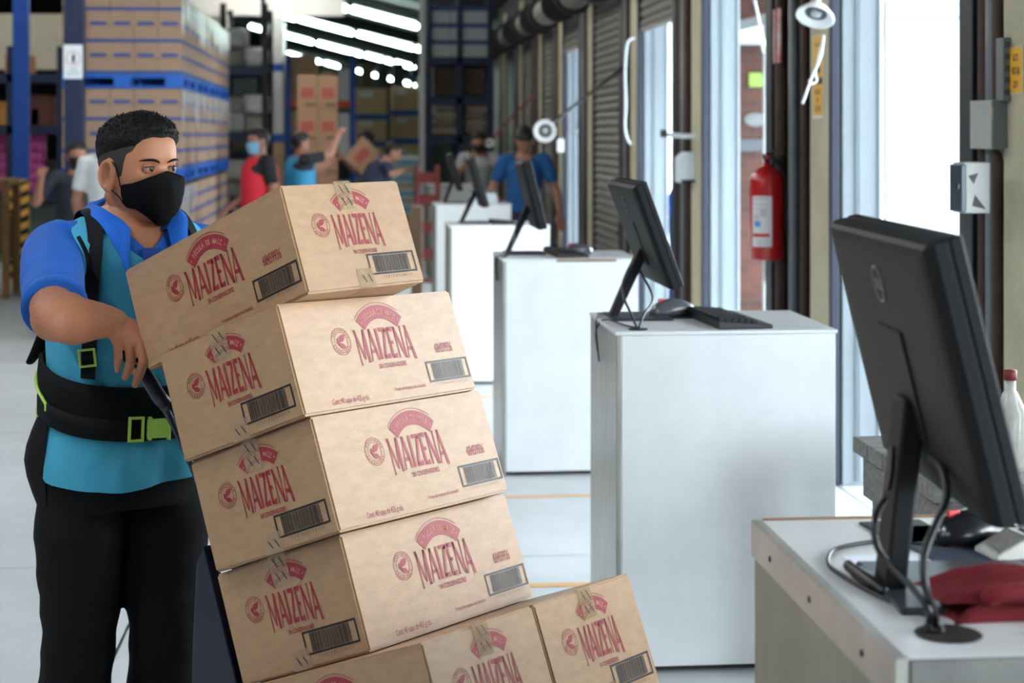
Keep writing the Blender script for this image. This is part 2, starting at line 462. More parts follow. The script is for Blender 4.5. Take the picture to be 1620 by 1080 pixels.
t = tag(pl.build('wall_plaque', mat('grey_plaque', (96, 96, 98), 0.5, 0, 0.4, 20), smooth=False), 'oval grey plaque on the brick wall under the green sign', 'sign'); t.location = (wx(1195, 14.98), 15.0, zz(189, 14.98))
t = tag(MB().bb(0, 0.26, -0.02, 0, 0, 0.11).build('wall_vent', mat('grey_band', (58, 60, 66), 0.6), bevel=0.004), 'grey strip fixed low on the brick wall outside', 'sign'); t.location = (wx(1170, 14.98), 14.998, zz(240, 14.98))
# white steel door standing open outside the bay behind the big monitor
wd = thing('steel_door', 'white steel door leaf with a recessed panel, standing open behind the big monitor', 'door', (wx(1381, 8.5), cw(1.9, 8.5).y, -0.02))
dw = wx(1541, 8.5) - wx(1381, 8.5)
MB().bb(0, dw, 0, 0.05, 0, 2.9).build('leaf', M_whitepaint, wd, bevel=0.004)
zt = zz(24, 8.5) + 0.02
for (a, b, c, e) in ((0.012, dw - 0.055, zt - 0.02, zt), (dw - 0.075, dw - 0.055, 0.12, zt - 0.02), (0.012, dw - 0.055, 0.1, 0.12), (0.0, dw, zt + 0.05, zt + 0.056)):
    MB().bb(a, b, -0.006, 0.0, c, e).build('groove_strip', mat('grey_blue_strip', (150, 164, 176), 0.5), wd)
# white spotted sacks stacked outside
def sack_mesh(name, lx, ly, lz, m, seed=1):
    rg = random.Random(seed); mb = MB(); n = 14; rs = []
    for k in range(9):
        t = k / 8.0; z = (t - 0.5) * lz; w = (1 - abs(2 * t - 1) ** 3.2) ** 0.42 if 0 < k < 8 else 0.28
        ring = []
        for j in range(n * 2):
            a = 2 * pi * j / (n * 2); c, s_ = cos(a), sin(a)
            e = 0.55
            x = abs(c) ** e * (1 if c > 0 else -1); y = abs(s_) ** e * (1 if s_ > 0 else -1)
            wob = 1 + 0.04 * sin(3 * a + seed) + 0.03 * rg.uniform(-1, 1)
            q = 0.72 + 0.28 * w
            ring.append((x * lx / 2 * q * wob, y * ly / 2 * q * wob, z + lz / 2))
        rs.append(ring)
    mb.rings(rs)
    return mb.mesh(name, m)
spot = mat('white_spotted_plastic', (232, 236, 236), 0.4, 0, 0.75, 9, col2=(90, 98, 104))
ordn = ['lowest', 'second', 'third', 'fourth', 'fifth', 'sixth', 'seventh', 'eighth', 'ninth', 'tenth', 'eleventh', 'twelfth']
sm = sack_mesh('sack', 0.34, 0.5, 0.21, spot, 4)
for k in range(7):
    o = mobj('plastic_sack', sm); o.location = (3.02 + 0.012 * (k % 3), 11.55 + 0.02 * (k % 2), -0.02 + 0.2 * k)
    o.rotation_euler = (0, 0, 0.1 * (k % 2)); tag(o, '%s white spotted sack from the ground in the stack outside behind the extinguisher' % ordn[k], 'sack', 'white sacks outside the brick wall bay')

# ------------------------------------------------------------------ counters
def counter(name, label, x0, y0, w, dpt, h, body, top, side, drawers=True):
    t = thing(name, label, 'counter', (x0, y0, 0))
    MB().bb(0.018, w - 0.018, 0.012, dpt, 0.03, h - 0.03).build('body', body, t, bevel=0.004)
    MB().bb(0.016, w - 0.002, 0.0, 0.012, 0.02, h - 0.012).build('front_panel', body, t, bevel=0.003)
    MB().bb(0.0, 0.016, 0.0, dpt + 0.01, 0.0, h - 0.012).build('side_panel', side, t, bevel=0.003)
    MB().bb(w - 0.018, w, 0.014, dpt + 0.01, 0.0, h - 0.03).build('side_panel', side, t, bevel=0.003)
    tp = MB().bb(-0.004, w + 0.004, -0.003, dpt + 0.012, h - 0.012, h).build('counter_top', top, t, bevel=0.003)
    MB().bb(0.05, w - 0.05, 0.03, dpt - 0.02, 0.0, 0.03).build('plinth', M_black, t)
    return t
def cable(name, label, pts, r=0.003, parent=None, m=None, cat='cable', n=6, seg=7):
    o = MB().tube(smooth_path(pts, n), r, seg).build(name, m or M_cable, parent, smooth=True)
    if parent is None: tag(o, label, cat)
    return o
HC = 1.04
c2 = counter('counter', 'white counter with the keyboard, mouse and second large tilted monitor on top', 0.794, 5.13, 0.683, 0.56, HC, M_white, M_white, M_steelside)
c3 = counter('counter', 'bright white counter just behind the one with the large keyboard', 0.711, 8.15, 0.66, 0.56, HC, M_white, M_white, M_steelside)
c4 = counter('counter', 'third white counter back, below the monitor and the man in blue', 0.625, 11.16, 0.66, 0.56, HC, M_white, M_white, M_beigeside)
c5 = counter('counter', 'small far white counter with the fourth monitor', 0.69, 14.6, 0.66, 0.56, HC, M_white, M_white, M_beigeside)
c6 = counter('counter', 'farthest pale counter that the man in the white shirt leans on', 0.85, 19.6, 0.62, 0.56, 1.06, mat('pale_grey_laminate', (196, 198, 194), 0.5), M_white, M_beigeside)
# hole and grommet in the tops of counter two, brown worn front edge of counter three
MB().lathe([(0.02, 0), (0.03, 0), (0.03, 0.003), (0.02, 0.003)], (0.075, 0.05, HC), 18).build('cable_hole', M_black, c2)
MB().bb(0.26, 0.55, -0.0045, 0.0, HC - 0.014, HC - 0.002).build('worn_edge', mat('worn_brown_edge', (150, 120, 92), 0.8, 0, 0.4, 30), c3)
# counter one, close to the camera: folded top edge, screws, cable hole
x1, y1, w1, d1 = 0.62, 1.905, 0.95, 0.70
c1 = thing('counter', 'grey metal counter with a cable hole, under the big ring-logo monitor', 'counter', (x1, y1, 0))
MB().bb(0.016, w1, 0.03, d1, 0.03, HC - 0.05).build('body', M_beigeside, c1)
MB().bb(0.0, 0.016, 0.0, d1, 0.0, HC - 0.055).build('side_panel', M_beigeside, c1, bevel=0.002)
MB().bb(0.016, w1, 0.01, 0.03, 0.03, HC - 0.05).build('front_panel', M_darkpanel, c1, bevel=0.002)
MB().bb(0.012, w1, -0.002, d1, HC - 0.012, HC).build('counter_top', M_deskgrey, c1, bevel=0.0015)
MB().bb(-0.005, 0.013, -0.004, d1 + 0.003, HC - 0.055, HC + 0.001).build('edge_trim', mat('folded_metal_trim', (186, 184, 176), 0.3, 0.35, 0.3, 9), c1, bevel=0.002)
MB().bb(0.013, w1, -0.006, 0.0, HC - 0.055, HC - 0.001).build('edge_trim', mat('dull_metal_trim', (120, 119, 114), 0.4, 0.3, 0.4, 12), c1, bevel=0.002)
MB().bb(0.013, w1, d1 - 0.004, d1 + 0.004, HC - 0.04, HC + 0.003).build('rear_trim', mat('worn_brown_edge', (150, 120, 92), 0.8), c1, bevel=0.001)
for yy in (0.12, 0.36, 0.58):
    MB().lathe([(0.001, 0), (0.005, 0), (0.004, 0.002), (0.001, 0.0025)], (-0.005, yy, HC - 0.03), 10, Matrix.Rotation(radians(-90), 4, 'Y')).build('screw', M_black, c1)
MB().lathe([(0.001, 0), (0.036, 0), (0.04, 0.0015), (0.001, 0.0016)], (0.09, 0.085, HC), 26).build('cable_hole', mat('dark_hole_with_rim', (48, 44, 40), 0.6, 0, 0.4, 60), c1)

# ------------------------------------------------------------------ monitors (screen towards +x, the back towards the aisle)
def monitor(name, label, loc, tilt, pz, px_off, wd=0.54, ht=0.345, neck=0.075, red=False, rz=0.0, detail=True, base=(0.2, 0.22)):
    t = thing(name, label, 'monitor', loc, rz, 'monitors on the counters')
    Rm = Matrix.Translation((px_off, 0, pz)) @ Matrix.Rotation(-tilt, 4, 'Y')   # local: x = towards user, z = up the panel
    def T(mb):
        mb.v = [tuple(Rm @ Vector(p)) for p in mb.v]; return mb
    # back shell: swells from the thin rim to a flat middle
    mb = MB(); rs = []
    for dx, k, low in ((0.0, 1.0, 1.0), (-0.018, 1.0, 1.0), (-0.026, 0.985, 0.985), (-0.031, 0.955, 0.965), (-0.0335, 0.90, 0.93), (-0.0345, 0.8, 0.85)):
        ring = []
        for (sy, sz) in ((-1, -1), (1, -1), (1, 1), (-1, 1)):
            ring.append((dx, sy * wd / 2 * k, (sz * ht / 2 * k if sz > 0 else -ht / 2 * low)))
        rs.append(ring)
    mb.rings(rs)
    sh = T(mb).build('back_shell', M_monitor, t, bevel=0.003)
    T(MB().bb(0.0, 0.016, -wd / 2 - 0.001, wd / 2 + 0.001, -ht / 2 - 0.001, ht / 2 + 0.001)).build('bezel', M_bezel, t, bevel=0.002)
    T(MB().bb(0.0162, 0.0175, -wd / 2 + 0.012, wd / 2 - 0.012, -ht / 2 + 0.018, ht / 2 - 0.012)).build('screen', M_screen, t)
    if detail:
        lg = MB(); rs = []
        cz = ht * 0.30
        for r, x in ((0.022, -0.0335), (0.022, -0.0362), (0.0255, -0.0362), (0.0255, -0.0335)):
            rs.append([(x, r * cos(2 * pi * k / 28), cz + r * sin(2 * pi * k / 28)) for k in range(28)])
        lg.rings(rs, False, False)
        Fp = Flat(); Fp.text('DELL', 0, -0.0065, 0.0195, 0.8, bold=0.02)
        Fp.to(lg, lambda s, u: (-0.0358, -s, cz + u))
        T(lg).build('logo', M_logo, sh)
        T(MB().bb(-0.038, -0.0335, -0.06, 0.06, -ht * 0.3, ht * 0.13)).build('mount_plate', M_monitor, sh, bevel=0.002)
    # neck with its slot, base plate
    top = Rm @ Vector((-0.036, 0, -ht * 0.20))
    nb = MB(); x0 = -0.03
    nb.prism([(x0 - 0.016, 0.006), (x0 + 0.012, 0.006), (top.x + 0.014, top.z), (top.x - 0.014, top.z + 0.02)], 'y', -neck / 2, neck / 2)
    nk = nb.build('neck', M_monitor, t, bevel=0.004)
    mid = 0.62
    cx = x0 - 0.0165 + (top.x - 0.014 - x0 + 0.016) * mid; cz2 = 0.006 + (top.z + 0.014) * mid
    ang = atan2(top.x - 0.014 - (x0 - 0.016), top.z + 0.014)
    sl = MB(); sl.lathe([(0.001, 0), (0.016, 0), (0.016, 0.002), (0.001, 0.002)], seg=20,
                        M=Matrix.Translation((cx - 0.0012, 0, cz2)) @ Matrix.Rotation(ang, 4, 'Y') @ Matrix.Rotation(radians(-90), 4, 'Y') @ Matrix.Scale(1.9, 4, (1, 0, 0)) @ Matrix.Scale(0.8, 4, (0, 1, 0)))
    sl.build('cable_slot', M_black, nk)
    MB().bb(-0.05, -0.05 + base[0], -base[1] / 2, base[1] / 2, 0.0, 0.009).build('base_plate', mat('dark_stand_plate', (52, 56, 64), 0.3), t, bevel=0.004)
    return t
monitor('monitor', 'large black monitor with a ring logo on its back, on the grey metal counter', (0.735, 2.19, HC), radians(13.8), 0.311, 0.012, 0.52, 0.345, 0.062, base=(0.23, 0.24), rz=radians(-3.5))
monitor('monitor', 'tilted black monitor on the white counter with the big keyboard', (0.875, 5.52, HC), radians(20), 0.285, 0.075, 0.56, 0.345, 0.05)
monitor('monitor', 'tilted black monitor in front of the man in the blue shirt', (0.80, 8.52, HC), radians(14), 0.30, 0.09, 0.40, 0.345, 0.04, detail=False)
monitor('monitor', 'thin dark tilted monitor in front of the man in the white shirt', (0.755, 11.5, HC), radians(17), 0.28, 0.08, 0.40, 0.345, 0.04, detail=False)
monitor('monitor', 'farthest small dark monitor with something red behind it', (0.82, 14.85, HC), radians(17), 0.27, 0.06, 0.36, 0.33, 0.04, detail=False)

# ------------------------------------------------------------------ keyboards and mice
def keyboard(label, loc, rz, w=0.43, dp=0.15):
    t = thing('keyboard', label, 'keyboard', loc, rz, 'keyboards on the counters')
    m = MB(); m.prism([(0, 0), (dp, 0), (dp, 0.012), (0, 0.026)], 'x', -w / 2, w / 2)
    m.v = [(x, y, z) for x, y, z in m.v]; m.build('case', M_black, t, bevel=0.003)
    ks = MB().box((0, 0, 0.004), (0.0165, 0.0165, 0.008), taper=0.8).mesh('key', M_bezel)
    sl = atan2(0.014, dp)
    for r in range(6):
        for c in range(20):
            if (r == 5 and 3 < c < 9) or (c in (14, 18) and r not in (0,)) : continue
            y = 0.016 + r * 0.021
            mobj('key', ks, t, Matrix.Translation((-w / 2 + 0.02 + c * 0.0205, y, 0.026 - y / dp * 0.014)) @ Matrix.Rotation(-sl, 4, 'X'))
    return t
k2 = keyboard('black keyboard on the white counter beside the second large monitor', (1.10, 5.375, HC), radians(-86), 0.43, 0.175)
k3 = keyboard('black keyboard on the bright counter under the thin leaning monitor', (0.97, 8.42, HC), radians(-87), 0.42, 0.16)
def mouse(label, loc, rz, s=1.0, m=None, pad=None):
    t = thing('computer_mouse', label, 'mouse', loc, rz, 'computer mice')
    mb = MB(); rs = []
    for k in range(9):
        a = k / 8.0; y = -0.058 + 0.116 * a
        w = 0.031 * (sin(pi * (0.08 + 0.84 * a)) ** 0.5); h = 0.038 * (sin(pi * (0.06 + 0.8 * a ** 0.8)) ** 0.7) + 0.003
        rs.append([(s * w * cos(pi * j / 10), s * y, s * h * sin(pi * j / 10) ** 0.8) for j in range(11)])
    mb.rings(rs, True, True, True)
    mb.build('shell', m or mat('silver_grey_mouse', (86, 88, 94), 0.25), t, smooth=True)
    MB().box((0, -0.03 * s, 0.037 * s), (0.006 * s, 0.018 * s, 0.008 * s)).build('scroll_wheel', mat('red_wheel', (200, 40, 44), 0.4), t, bevel=0.002)
    return t
def pad(label, loc, rz, w, dp, m=None):
    o = MB().bb(-w / 2, w / 2, -dp / 2, dp / 2, 0, 0.004).build('mouse_pad', m or mat('dark_blue_mouse_pad', (52, 62, 76), 0.7), bevel=0.0015)
    o.location = loc; o.rotation_euler = (0, 0, rz); tag(o, label, 'mouse pad'); return o
pad('dark mouse pad under the mouse on the white keyboard counter', (1.02, 5.57, HC), 0.0, 0.18, 0.2, M_black)
mouse('silver grey mouse on the black pad behind the big keyboard', (1.045, 5.55, HC + 0.0042), radians(-70), 1.35)
mouse('grey mouse behind the small keyboard on the bright counter', (1.12, 8.5, HC), radians(-70), 1.3)
pad('dark mouse pad on the grey counter under the big monitor', (0.95, 2.42, HC), 0.1, 0.30, 0.24)
mouse('black mouse with red wheel behind the neck of the big monitor', (0.905, 2.43, HC + 0.0042), radians(-75), 1.15, mat('black_gloss_mouse', (34, 34, 38), 0.2))
pad('black round-edged pad at the far rim of the grey counter', (0.83, 2.5, HC), 0.1, 0.10, 0.14, M_black)
t = thing('keyboard', 'black keyboard on the third counter back, below the man in blue', 'keyboard', (0.92, 11.43, HC), radians(-88), 'keyboards on the counters')
MB().prism([(0, 0), (0.15, 0), (0.15, 0.012), (0, 0.026)], 'x', -0.17, 0.17).build('case', M_black, t, bevel=0.003)
t = thing('cash_scale', 'white device with a grey pan on the farthest counter', 'scale', (1.12, 14.85, HC))
MB().box((0, 0, 0.045), (0.26, 0.26, 0.09), taper=0.86).build('body', M_whitepaint, t, bevel=0.01)
MB().box((0, 0, 0.098), (0.22, 0.22, 0.014)).build('pan', M_grey, t, bevel=0.004)
# ------------------------------------------------------------------ cables on counter one
def on1(px, py, h=0.0):
    """point on the top of the closest counter under a picture position"""
    d = (EYE - HC - h) * FPX / (py - CYP); p = at(px, py, d); return Vector((p.x, p.y, HC + h))
def up1(px, py, d): return at(px, py, d)
hole = Vector((x1 + 0.09, y1 + 0.085, HC))
cable('power_cable', 'thick black cable looping from the monitor neck into the counter hole',
      [up1(1474, 722, 2.2), up1(1492, 745, 2.12), up1(1497, 790, 2.08), up1(1480, 830, 2.06), up1(1462, 880, 2.03), up1(1465, 930, 2.01), hole + Vector((-0.014, 0.004, 0.02)), hole + Vector((-0.008, 0, 0.002))], 0.0052)
cable('video_cable', 'black cable crossing in front of the big monitor neck',
      [up1(1400, 790, 2.17), up1(1386, 815, 2.12), up1(1384, 850, 2.10), up1(1400, 885, 2.09), up1(1440, 925, 2.05), up1(1470, 965, 2.02), hole + Vector((-0.02, 0.01, 0.016)), hole + Vector((-0.016, 0.002, 0.002))], 0.0045)
cable('adapter_cable', 'thin black cable lying along the left rim of the grey counter',
      [on1(1385, 856, .004), on1(1345, 862, .004), on1(1316, 872, .004), on1(1311, 893, .004), on1(1335, 912, .004), on1(1375, 935, .004), on1(1425, 958, .004), on1(1470, 975, .004), hole + Vector((-0.03, 0.005, 0.005))], 0.0032)
cable('mouse_cable', 'thin black cable running behind the monitor to the right rim',
      [on1(1438, 860, .004), on1(1490, 864, .004), on1(1540, 868, .004), on1(1580, 860, .004), on1(1640, 850, .004)], 0.0028)
ad = [on1(1340, 892, .006), on1(1356, 905, .008), on1(1380, 922, .009), on1(1400, 937, .006)]
tag(MB().tube(smooth_path(ad, 4), [0.004] + [0.008] * 3 + [0.01] * 6 + [0.007] * 3, 8).build('cable_adapter', M_cable, smooth=True), 'lumpy black cable adapter lying beside the base of the big monitor', 'cable')
# paper, white stapler-like device, red cloth
pa = MB(); q = [on1(1395, 868), on1(1470, 875), on1(1560, 892), on1(1545, 930), on1(1450, 945), on1(1380, 905)]
q = [on1(1330, 880), on1(1560, 872), on1(1640, 900), on1(1640, 930), on1(1420, 938)]
pa.rings([[(p.x, p.y, HC + 0.0003) for p in q], [(p.x, p.y, HC + 0.0012) for p in q]])
tag(pa.build('paper_sheet', mat('white_paper', (226, 232, 240), 0.5)), 'white sheet of paper under the stand of the big monitor', 'paper')
t = thing('card_reader', 'small white plastic device with a wedge shape at the counter edge', 'device', on1(1610, 880), radians(8))
MB().prism([(-0.05, 0), (0.06, 0), (0.06, 0.03), (0.0, 0.034), (-0.05, 0.010)], 'y', -0.03, 0.035).build('body', mat('ivory_plastic', (206, 204, 196), 0.45), t, bevel=0.004)
MB().box((0.03, 0, 0.034), (0.035, 0.04, 0.004)).build('pad', M_grey, t, bevel=0.001)
M_pocket = M_redcloth
def cloth(label):
    t = thing('red_apron', label, 'cloth', (x1 + 0.045, y1 + 0.10, HC))
    def fold(z0, z1, x0, x1_, y0, y1_, ph, name):
        nx, ny = 26, 16; rs = []
        mb = MB()
        def P(i, j, top):
            u = i / nx; v = j / ny
            x = x0 + (x1_ - x0) * u; y = y0 + (y1_ - y0) * v
            e = min(1, 6 * min(u, 1 - u + 0.15, v, 1 - v)) ** 0.5
            wv = 0.007 * sin(13 * u + 4 * v + ph) + 0.005 * sin(27 * v + 6 * u * u + ph * 2)
            z = z0 + ((z1 - z0) * e + wv * e if top else 0)
            return (x + 0.006 * sin(9 * v + ph), y + 0.008 * sin(8 * u + ph), max(z, 0.0005))
        vs = []; fs = []; n = (nx + 1) * (ny + 1)
        for top in (1, 0):
            for j in range(ny + 1):
                for i in range(nx + 1): vs.append(P(i, j, top))
        for tt in range(2):
            for j in range(ny):
                for i in range(nx):
                    a = tt * n + j * (nx + 1) + i
                    fs.append((a, a + 1, a + nx + 2, a + nx + 1))
        edge = [i for i in range(nx + 1)] + [(j + 1) * (nx + 1) - 1 for j in range(1, ny + 1)] + [ny * (nx + 1) + i for i in range(nx - 1, -1, -1)] + [j * (nx + 1) for j in range(ny - 1, 0, -1)]
        for a, b in zip(edge, edge[1:] + edge[:1]): fs.append((a, b, n + b, n + a))
        mb.add(vs, fs); mb.build(name, M_redcloth, t, smooth=True)
    fold(0.0, 0.024, 0.065, 0.5, 0.02, 0.14, 0.3, 'lower_fold')
    fold(0.022, 0.042, 0.055, 0.5, 0.03, 0.13, 1.9, 'upper_fold')
    mb = MB().tube(smooth_path([(0.16, 0.05, 0.030), (0.115, 0.034, 0.030), (0.13, 0.022, 0.038), (0.22, 0.020, 0.042), (0.36, 0.018, 0.038), (0.5, 0.020, 0.040)], 6), 0.010, 10, flat=1.2, ends=True)
    mb.build('rolled_edge', M_redcloth, t, smooth=True)
    MB().tube(smooth_path([(0.3, 0.0, 0.004), (0.2, -0.02, 0.003), (0.14, -0.025, 0.003)], 5), 0.0028, 6).build('tie', M_redcloth, t, smooth=True)
cloth('folded dark red cloth lying on the grey metal counter beside the cable hole')
# cables on counter two and three
cable('cable', 'black cable from the second monitor neck down into its counter hole', [(0.925, 5.5, 1.2), (0.95, 5.38, 1.12), (0.90, 5.25, 1.08), (0.875, 5.19, HC + .01), (0.87, 5.18, HC + .002)], 0.004)
cable('cable', 'black cable bowing left of the second monitor neck', [(0.87, 5.5, 1.15), (0.85, 5.33, 1.12), (0.852, 5.23, 1.09), (0.864, 5.185, HC + .01), (0.866, 5.18, HC + .002)], 0.004)
cable('cable', 'thin tangled cable hanging over the left rim of the keyboard counter',
      [(0.95, 5.6, HC + .004), (0.82, 5.62, HC + .005), (0.80, 5.55, HC + .006), (0.785, 5.5, HC - .02), (0.786, 5.48, HC - .08), (0.786, 5.44, HC - .13)], 0.003)
cable('cable', 'thin cable lying across the corner of the keyboard counter', [(0.87, 5.19, HC + .004), (0.84, 5.28, HC + .004), (0.80, 5.42, HC + .006), (0.785, 5.5, HC - .04), (0.785, 5.47, HC - .1)], 0.003)
cable('cable', 'black cable tangle by the left rim of the bright counter', [(0.80, 8.5, HC + .1), (0.78, 8.35, HC + .06), (0.74, 8.3, HC + .006), (0.705, 8.4, HC - .01), (0.704, 8.38, HC - .12)], 0.006)
# old grey wooden work table between counter one and the wall
wt = thing('work_table', 'old weathered grey wooden table behind the big monitor', 'table', (1.44, 4.14, -0.14))
for k in range(5):
    MB().bb(0.0, 0.80, 0.14 * k, 0.14 * k + 0.134, 0.86, 0.905).build('plank', M_wood, wt, bevel=0.003)
MB().bb(0.02, 0.05, 0.02, 0.66, 0.74, 0.86).build('apron_board', M_wood, wt, bevel=0.003)
MB().bb(0.05, 0.78, 0.02, 0.05, 0.74, 0.86).build('apron_board', M_wood, wt, bevel=0.003)
for xx in (0.05, 0.7):
    for yy in (0.05, 0.6): MB().bb(xx, xx + 0.07, yy, yy + 0.07, 0.14, 0.86).build('leg', M_wood, wt, bevel=0.003)
t = thing('plastic_bottle', 'clear wrapped bottle standing on the wooden table by the wall', 'bottle', (1.70, 4.30, 0.765))
MB().lathe([(0.001, 0), (0.04, 0), (0.043, 0.02), (0.04, 0.08), (0.043, 0.15), (0.02, 0.2), (0.014, 0.21), (0.014, 0.235), (0.001, 0.236)], seg=18).build('body', mat('cloudy_plastic', (196, 196, 188), 0.25, 0, 0.3, 18), t, smooth=True)
MB().lathe([(0.001, 0.236), (0.017, 0.236), (0.017, 0.262), (0.001, 0.263)], seg=14).build('cap', mat('dark_red_cap', (120, 40, 36), 0.5), t, smooth=True)

# ------------------------------------------------------------------ fixtures on the dock wall
def plate(name, label, cat, x0, x1, y, z0, z1, th, m, grp=None):
    """flat thing fixed on a face looking towards -y"""
    o = MB().bb(0, x1 - x0, -th, 0, 0, z1 - z0).build(name, m, bevel=min(0.004, th / 3)); o.location = (x0, y, z0)
    return tag(o, label, cat, grp)
# fire extinguisher with hose and label
ex = thing('fire_extinguisher', 'red fire extinguisher with white label on the pillar beyond the keyboard counter', 'extinguisher', (2.125, 8.66, zz(413, 8.7)), 0)
R_ = 0.088
MB().lathe([(0.001, 0.0), (R_ - .006, 0), (R_, 0.006), (R_, 0.40), (R_ - .006, 0.43), (R_ - .03, 0.462), (0.03, 0.478), (0.022, 0.485), (0.022, 0.50), (0.001, 0.501)], seg=32).build('cylinder', M_extred, ex, smooth=True)
lb = Flat()
lm = [mat('label_paper', (214, 214, 216), 0.5), M_ink, mat('label_red', (200, 50, 50), 0.5), mat('label_blue', (84, 146, 206), 0.5)]
def arc(s, t, r=R_ + 0.0006): a = radians(-128) + s / R_; return (r * cos(a), r * sin(a), t)
for k in range(10): lb.rect(-0.045 + 0.011 * k, -0.045 + 0.011 * (k + 1), 0.07, 0.33, 0)
lb2 = MB(); lb.to(lb2, arc); lo = lb2.build('label', lm[0], ex)
l2 = Flat()
for k in range(6): l2.rect(-0.04 + 0.0155 * k, -0.04 + 0.0155 * (k + 1), 0.12, 0.138, 2)
for k in range(3): l2.rect(-0.03 + 0.012 * k, -0.03 + 0.012 * (k + 1), 0.172, 0.2, 3)
for r_ in range(6): l2.text('INSTRUCCIONES DE USO' if r_ == 0 else 'retire el seguro y apriete', 0.008, (0.315, 0.285, 0.26, 0.23, 0.1, 0.085)[r_], 0.009, 0.75, mi=1)
l2.ring((0.02, 0.245), 0.010, 0.013, mi=1); l2.ring((-0.02, 0.215), 0.010, 0.013, mi=2)
l3 = MB(); l2.to(l3, lambda s, t: arc(s, t, R_ + 0.0012)); l3.build('label_print', lm, lo, kind='stuff')
vl = MB(); vl.lathe([(0.014, 0.5), (0.016, 0.515), (0.02, 0.52), (0.02, 0.545), (0.001, 0.546)], seg=14); vl.build('valve', M_black, ex, smooth=True)
MB().tube([(0.0, 0, 0.552), (0.03, -0.03, 0.556), (0.07, -0.07, 0.55)], 0.007, 8, ends=True).build('handle', M_black, ex, smooth=True)
MB().tube([(0.0, 0, 0.535), (0.03, -0.03, 0.53), (0.06, -0.06, 0.515)], 0.006, 8, ends=True).build('lever', M_black, ex, smooth=True)
MB().lathe([(0.001, 0), (0.012, 0), (0.012, 0.01), (0.001, 0.01)], (0, -0.022, 0.53), 12, Matrix.Rotation(radians(90), 4, 'X')).build('gauge', mat('red_cap', (190, 30, 36), 0.4), ex)
MB().tube(smooth_path([(0.02, 0.0, 0.53), (0.075, -0.01, 0.47), (0.098, -0.02, 0.36), (0.095, -0.03, 0.2), (0.11, -0.03, 0.06), (0.13, -0.03, -0.06), (0.11, -0.03, -0.13)], 6), 0.009, 8, ends=True).build('hose', M_black, ex, smooth=True)
MB().bb(-0.02, 0.10, 0.09, 0.10, 0.30, 0.36).build('bracket', M_black, ex)
# caution sign on the pillar face
M_sign = mat('amber_sign', (226, 168, 52), 0.5)
sx0 = wx(1287, 8.14); s = thing('caution_sign', 'tall narrow amber caution sign on the cream pillar right of the extinguisher', 'sign', (XI - 0.001, wall_y(1287), zz(187, 8.05)), radians(-90))
MB().bb(0, 0.185, -0.003, 0, 0, 0.40).build('board', mat('sign_backing', (214, 210, 212), 0.5), s)
MB().bb(0.006, 0.179, -0.0036, -0.003, 0.014, 0.396).build('amber_face', M_sign, s)
sf = Flat()
sf.poly([(0.045, 0.22), (0.14, 0.22), (0.0925, 0.30)]); sf.rect(0.01, 0.175, 0.165, 0.195)
sf.text('PRECAUCION', 0.0925, 0.345, 0.026, 0.72, bold=0.02); sf.text('RIESGO', 0.0925, 0.115, 0.036, 0.9, bold=0.02); sf.text('DE', 0.0925, 0.075, 0.036, 0.9, bold=.02); sf.text('GOLPE', 0.0925, 0.035, 0.036, 0.9, bold=.02)
sfm = MB(); sf.to(sfm, lambda a, b: (a, -0.0039, b)); sfm.build('lettering', M_ink, s)
ns = MB().bb(0, 0.14, -0.012, 0, 0, 0.28).build('notice_strip', mat('faded_red_board', (176, 56, 60), 0.6, 0, 0.5, 12, col2=(210, 196, 190)), bevel=0.003)
ns.location = (XI - 0.02, 8.78, zz(98, 8.75)); ns.rotation_euler = (0, 0, radians(-90)); tag(ns, 'narrow red and white notice fixed high on the pillar left of the amber sign', 'sign')
# boxes near the right frame edge, on the pillar at 5.6-5.9 m
e1 = thing('electrical_box', 'dark grey electrical box above the tilted light grey switch box', 'electrical box', (wx(1549, 5.75), 5.74, zz(236, 5.75)))
MB().bb(0, 0.045, -0.10, 0.10, 0, 0.168).build('side_face', M_greylight, e1, bevel=0.003)
MB().bb(0.003, 0.115, -0.103, 0.097, 0.002, 0.166).build('housing', M_grey, e1, bevel=0.004)
MB().bb(0.0, 0.036, -0.1025, -0.1005, 0.1, 0.145).build('sticker', mat('tan_sticker', (196, 160, 120), 0.6), e1)
MB().tube([(0.08, -0.02, 0), (0.08, -0.02, -0.05)], [0.03, 0.014], 12).build('hub', M_greylight, e1, smooth=True)
MB().tube([(0.08, -0.02, -0.05), (0.08, -0.02, -1.6)], 0.013, 10).build('conduit', M_rust, e1, smooth=True)
e2 = thing('switch_box', 'tilted light grey switch box with two dark triangle stickers', 'electrical box', (wx(1512, 5.55), 5.54, zz(338, 5.55)), radians(4))
MB().bb(0.012, 0.105, -0.03, 0.06, -0.005, 0.165).build('housing', M_greylight, e2, bevel=0.004)
MB().bb(0.0, 0.02, -0.034, 0.06, 0.0, 0.158).build('cover', mat('dark_teal_plastic', (36, 56, 70), 0.4), e2, bevel=0.003)
MB().box((-0.006, -0.02, 0.085), (0.014, 0.02, 0.024)).build('knob', M_black, e2, bevel=0.004)
wf = Flat(); wf.poly([(0.026, 0.12), (0.062, 0.13), (0.046, 0.092)]); wf.poly([(0.04, 0.02), (0.09, 0.008), (0.05, 0.058)])
wm = MB(); wf.to(wm, lambda a, b: (a, -0.0312, b)); wm.build('sticker', mat('dark_triangle_ink', (58, 52, 54), 0.6), e2)
y_s = plate('warning_label', 'small yellow warning label on the cream pillar beside the grey slotted panel', 'sign', 0, 0.125, 0, 0, 0.165, 0.004, mat('label_border', (190, 180, 150), 0.5))
y_s.location = (XI - 0.001, wall_y(1598), zz(148, 5.55)); y_s.rotation_euler = (0, 0, radians(-90))
yf = Flat(); yf.rect(0.008, 0.117, 0.008, 0.157, 0)
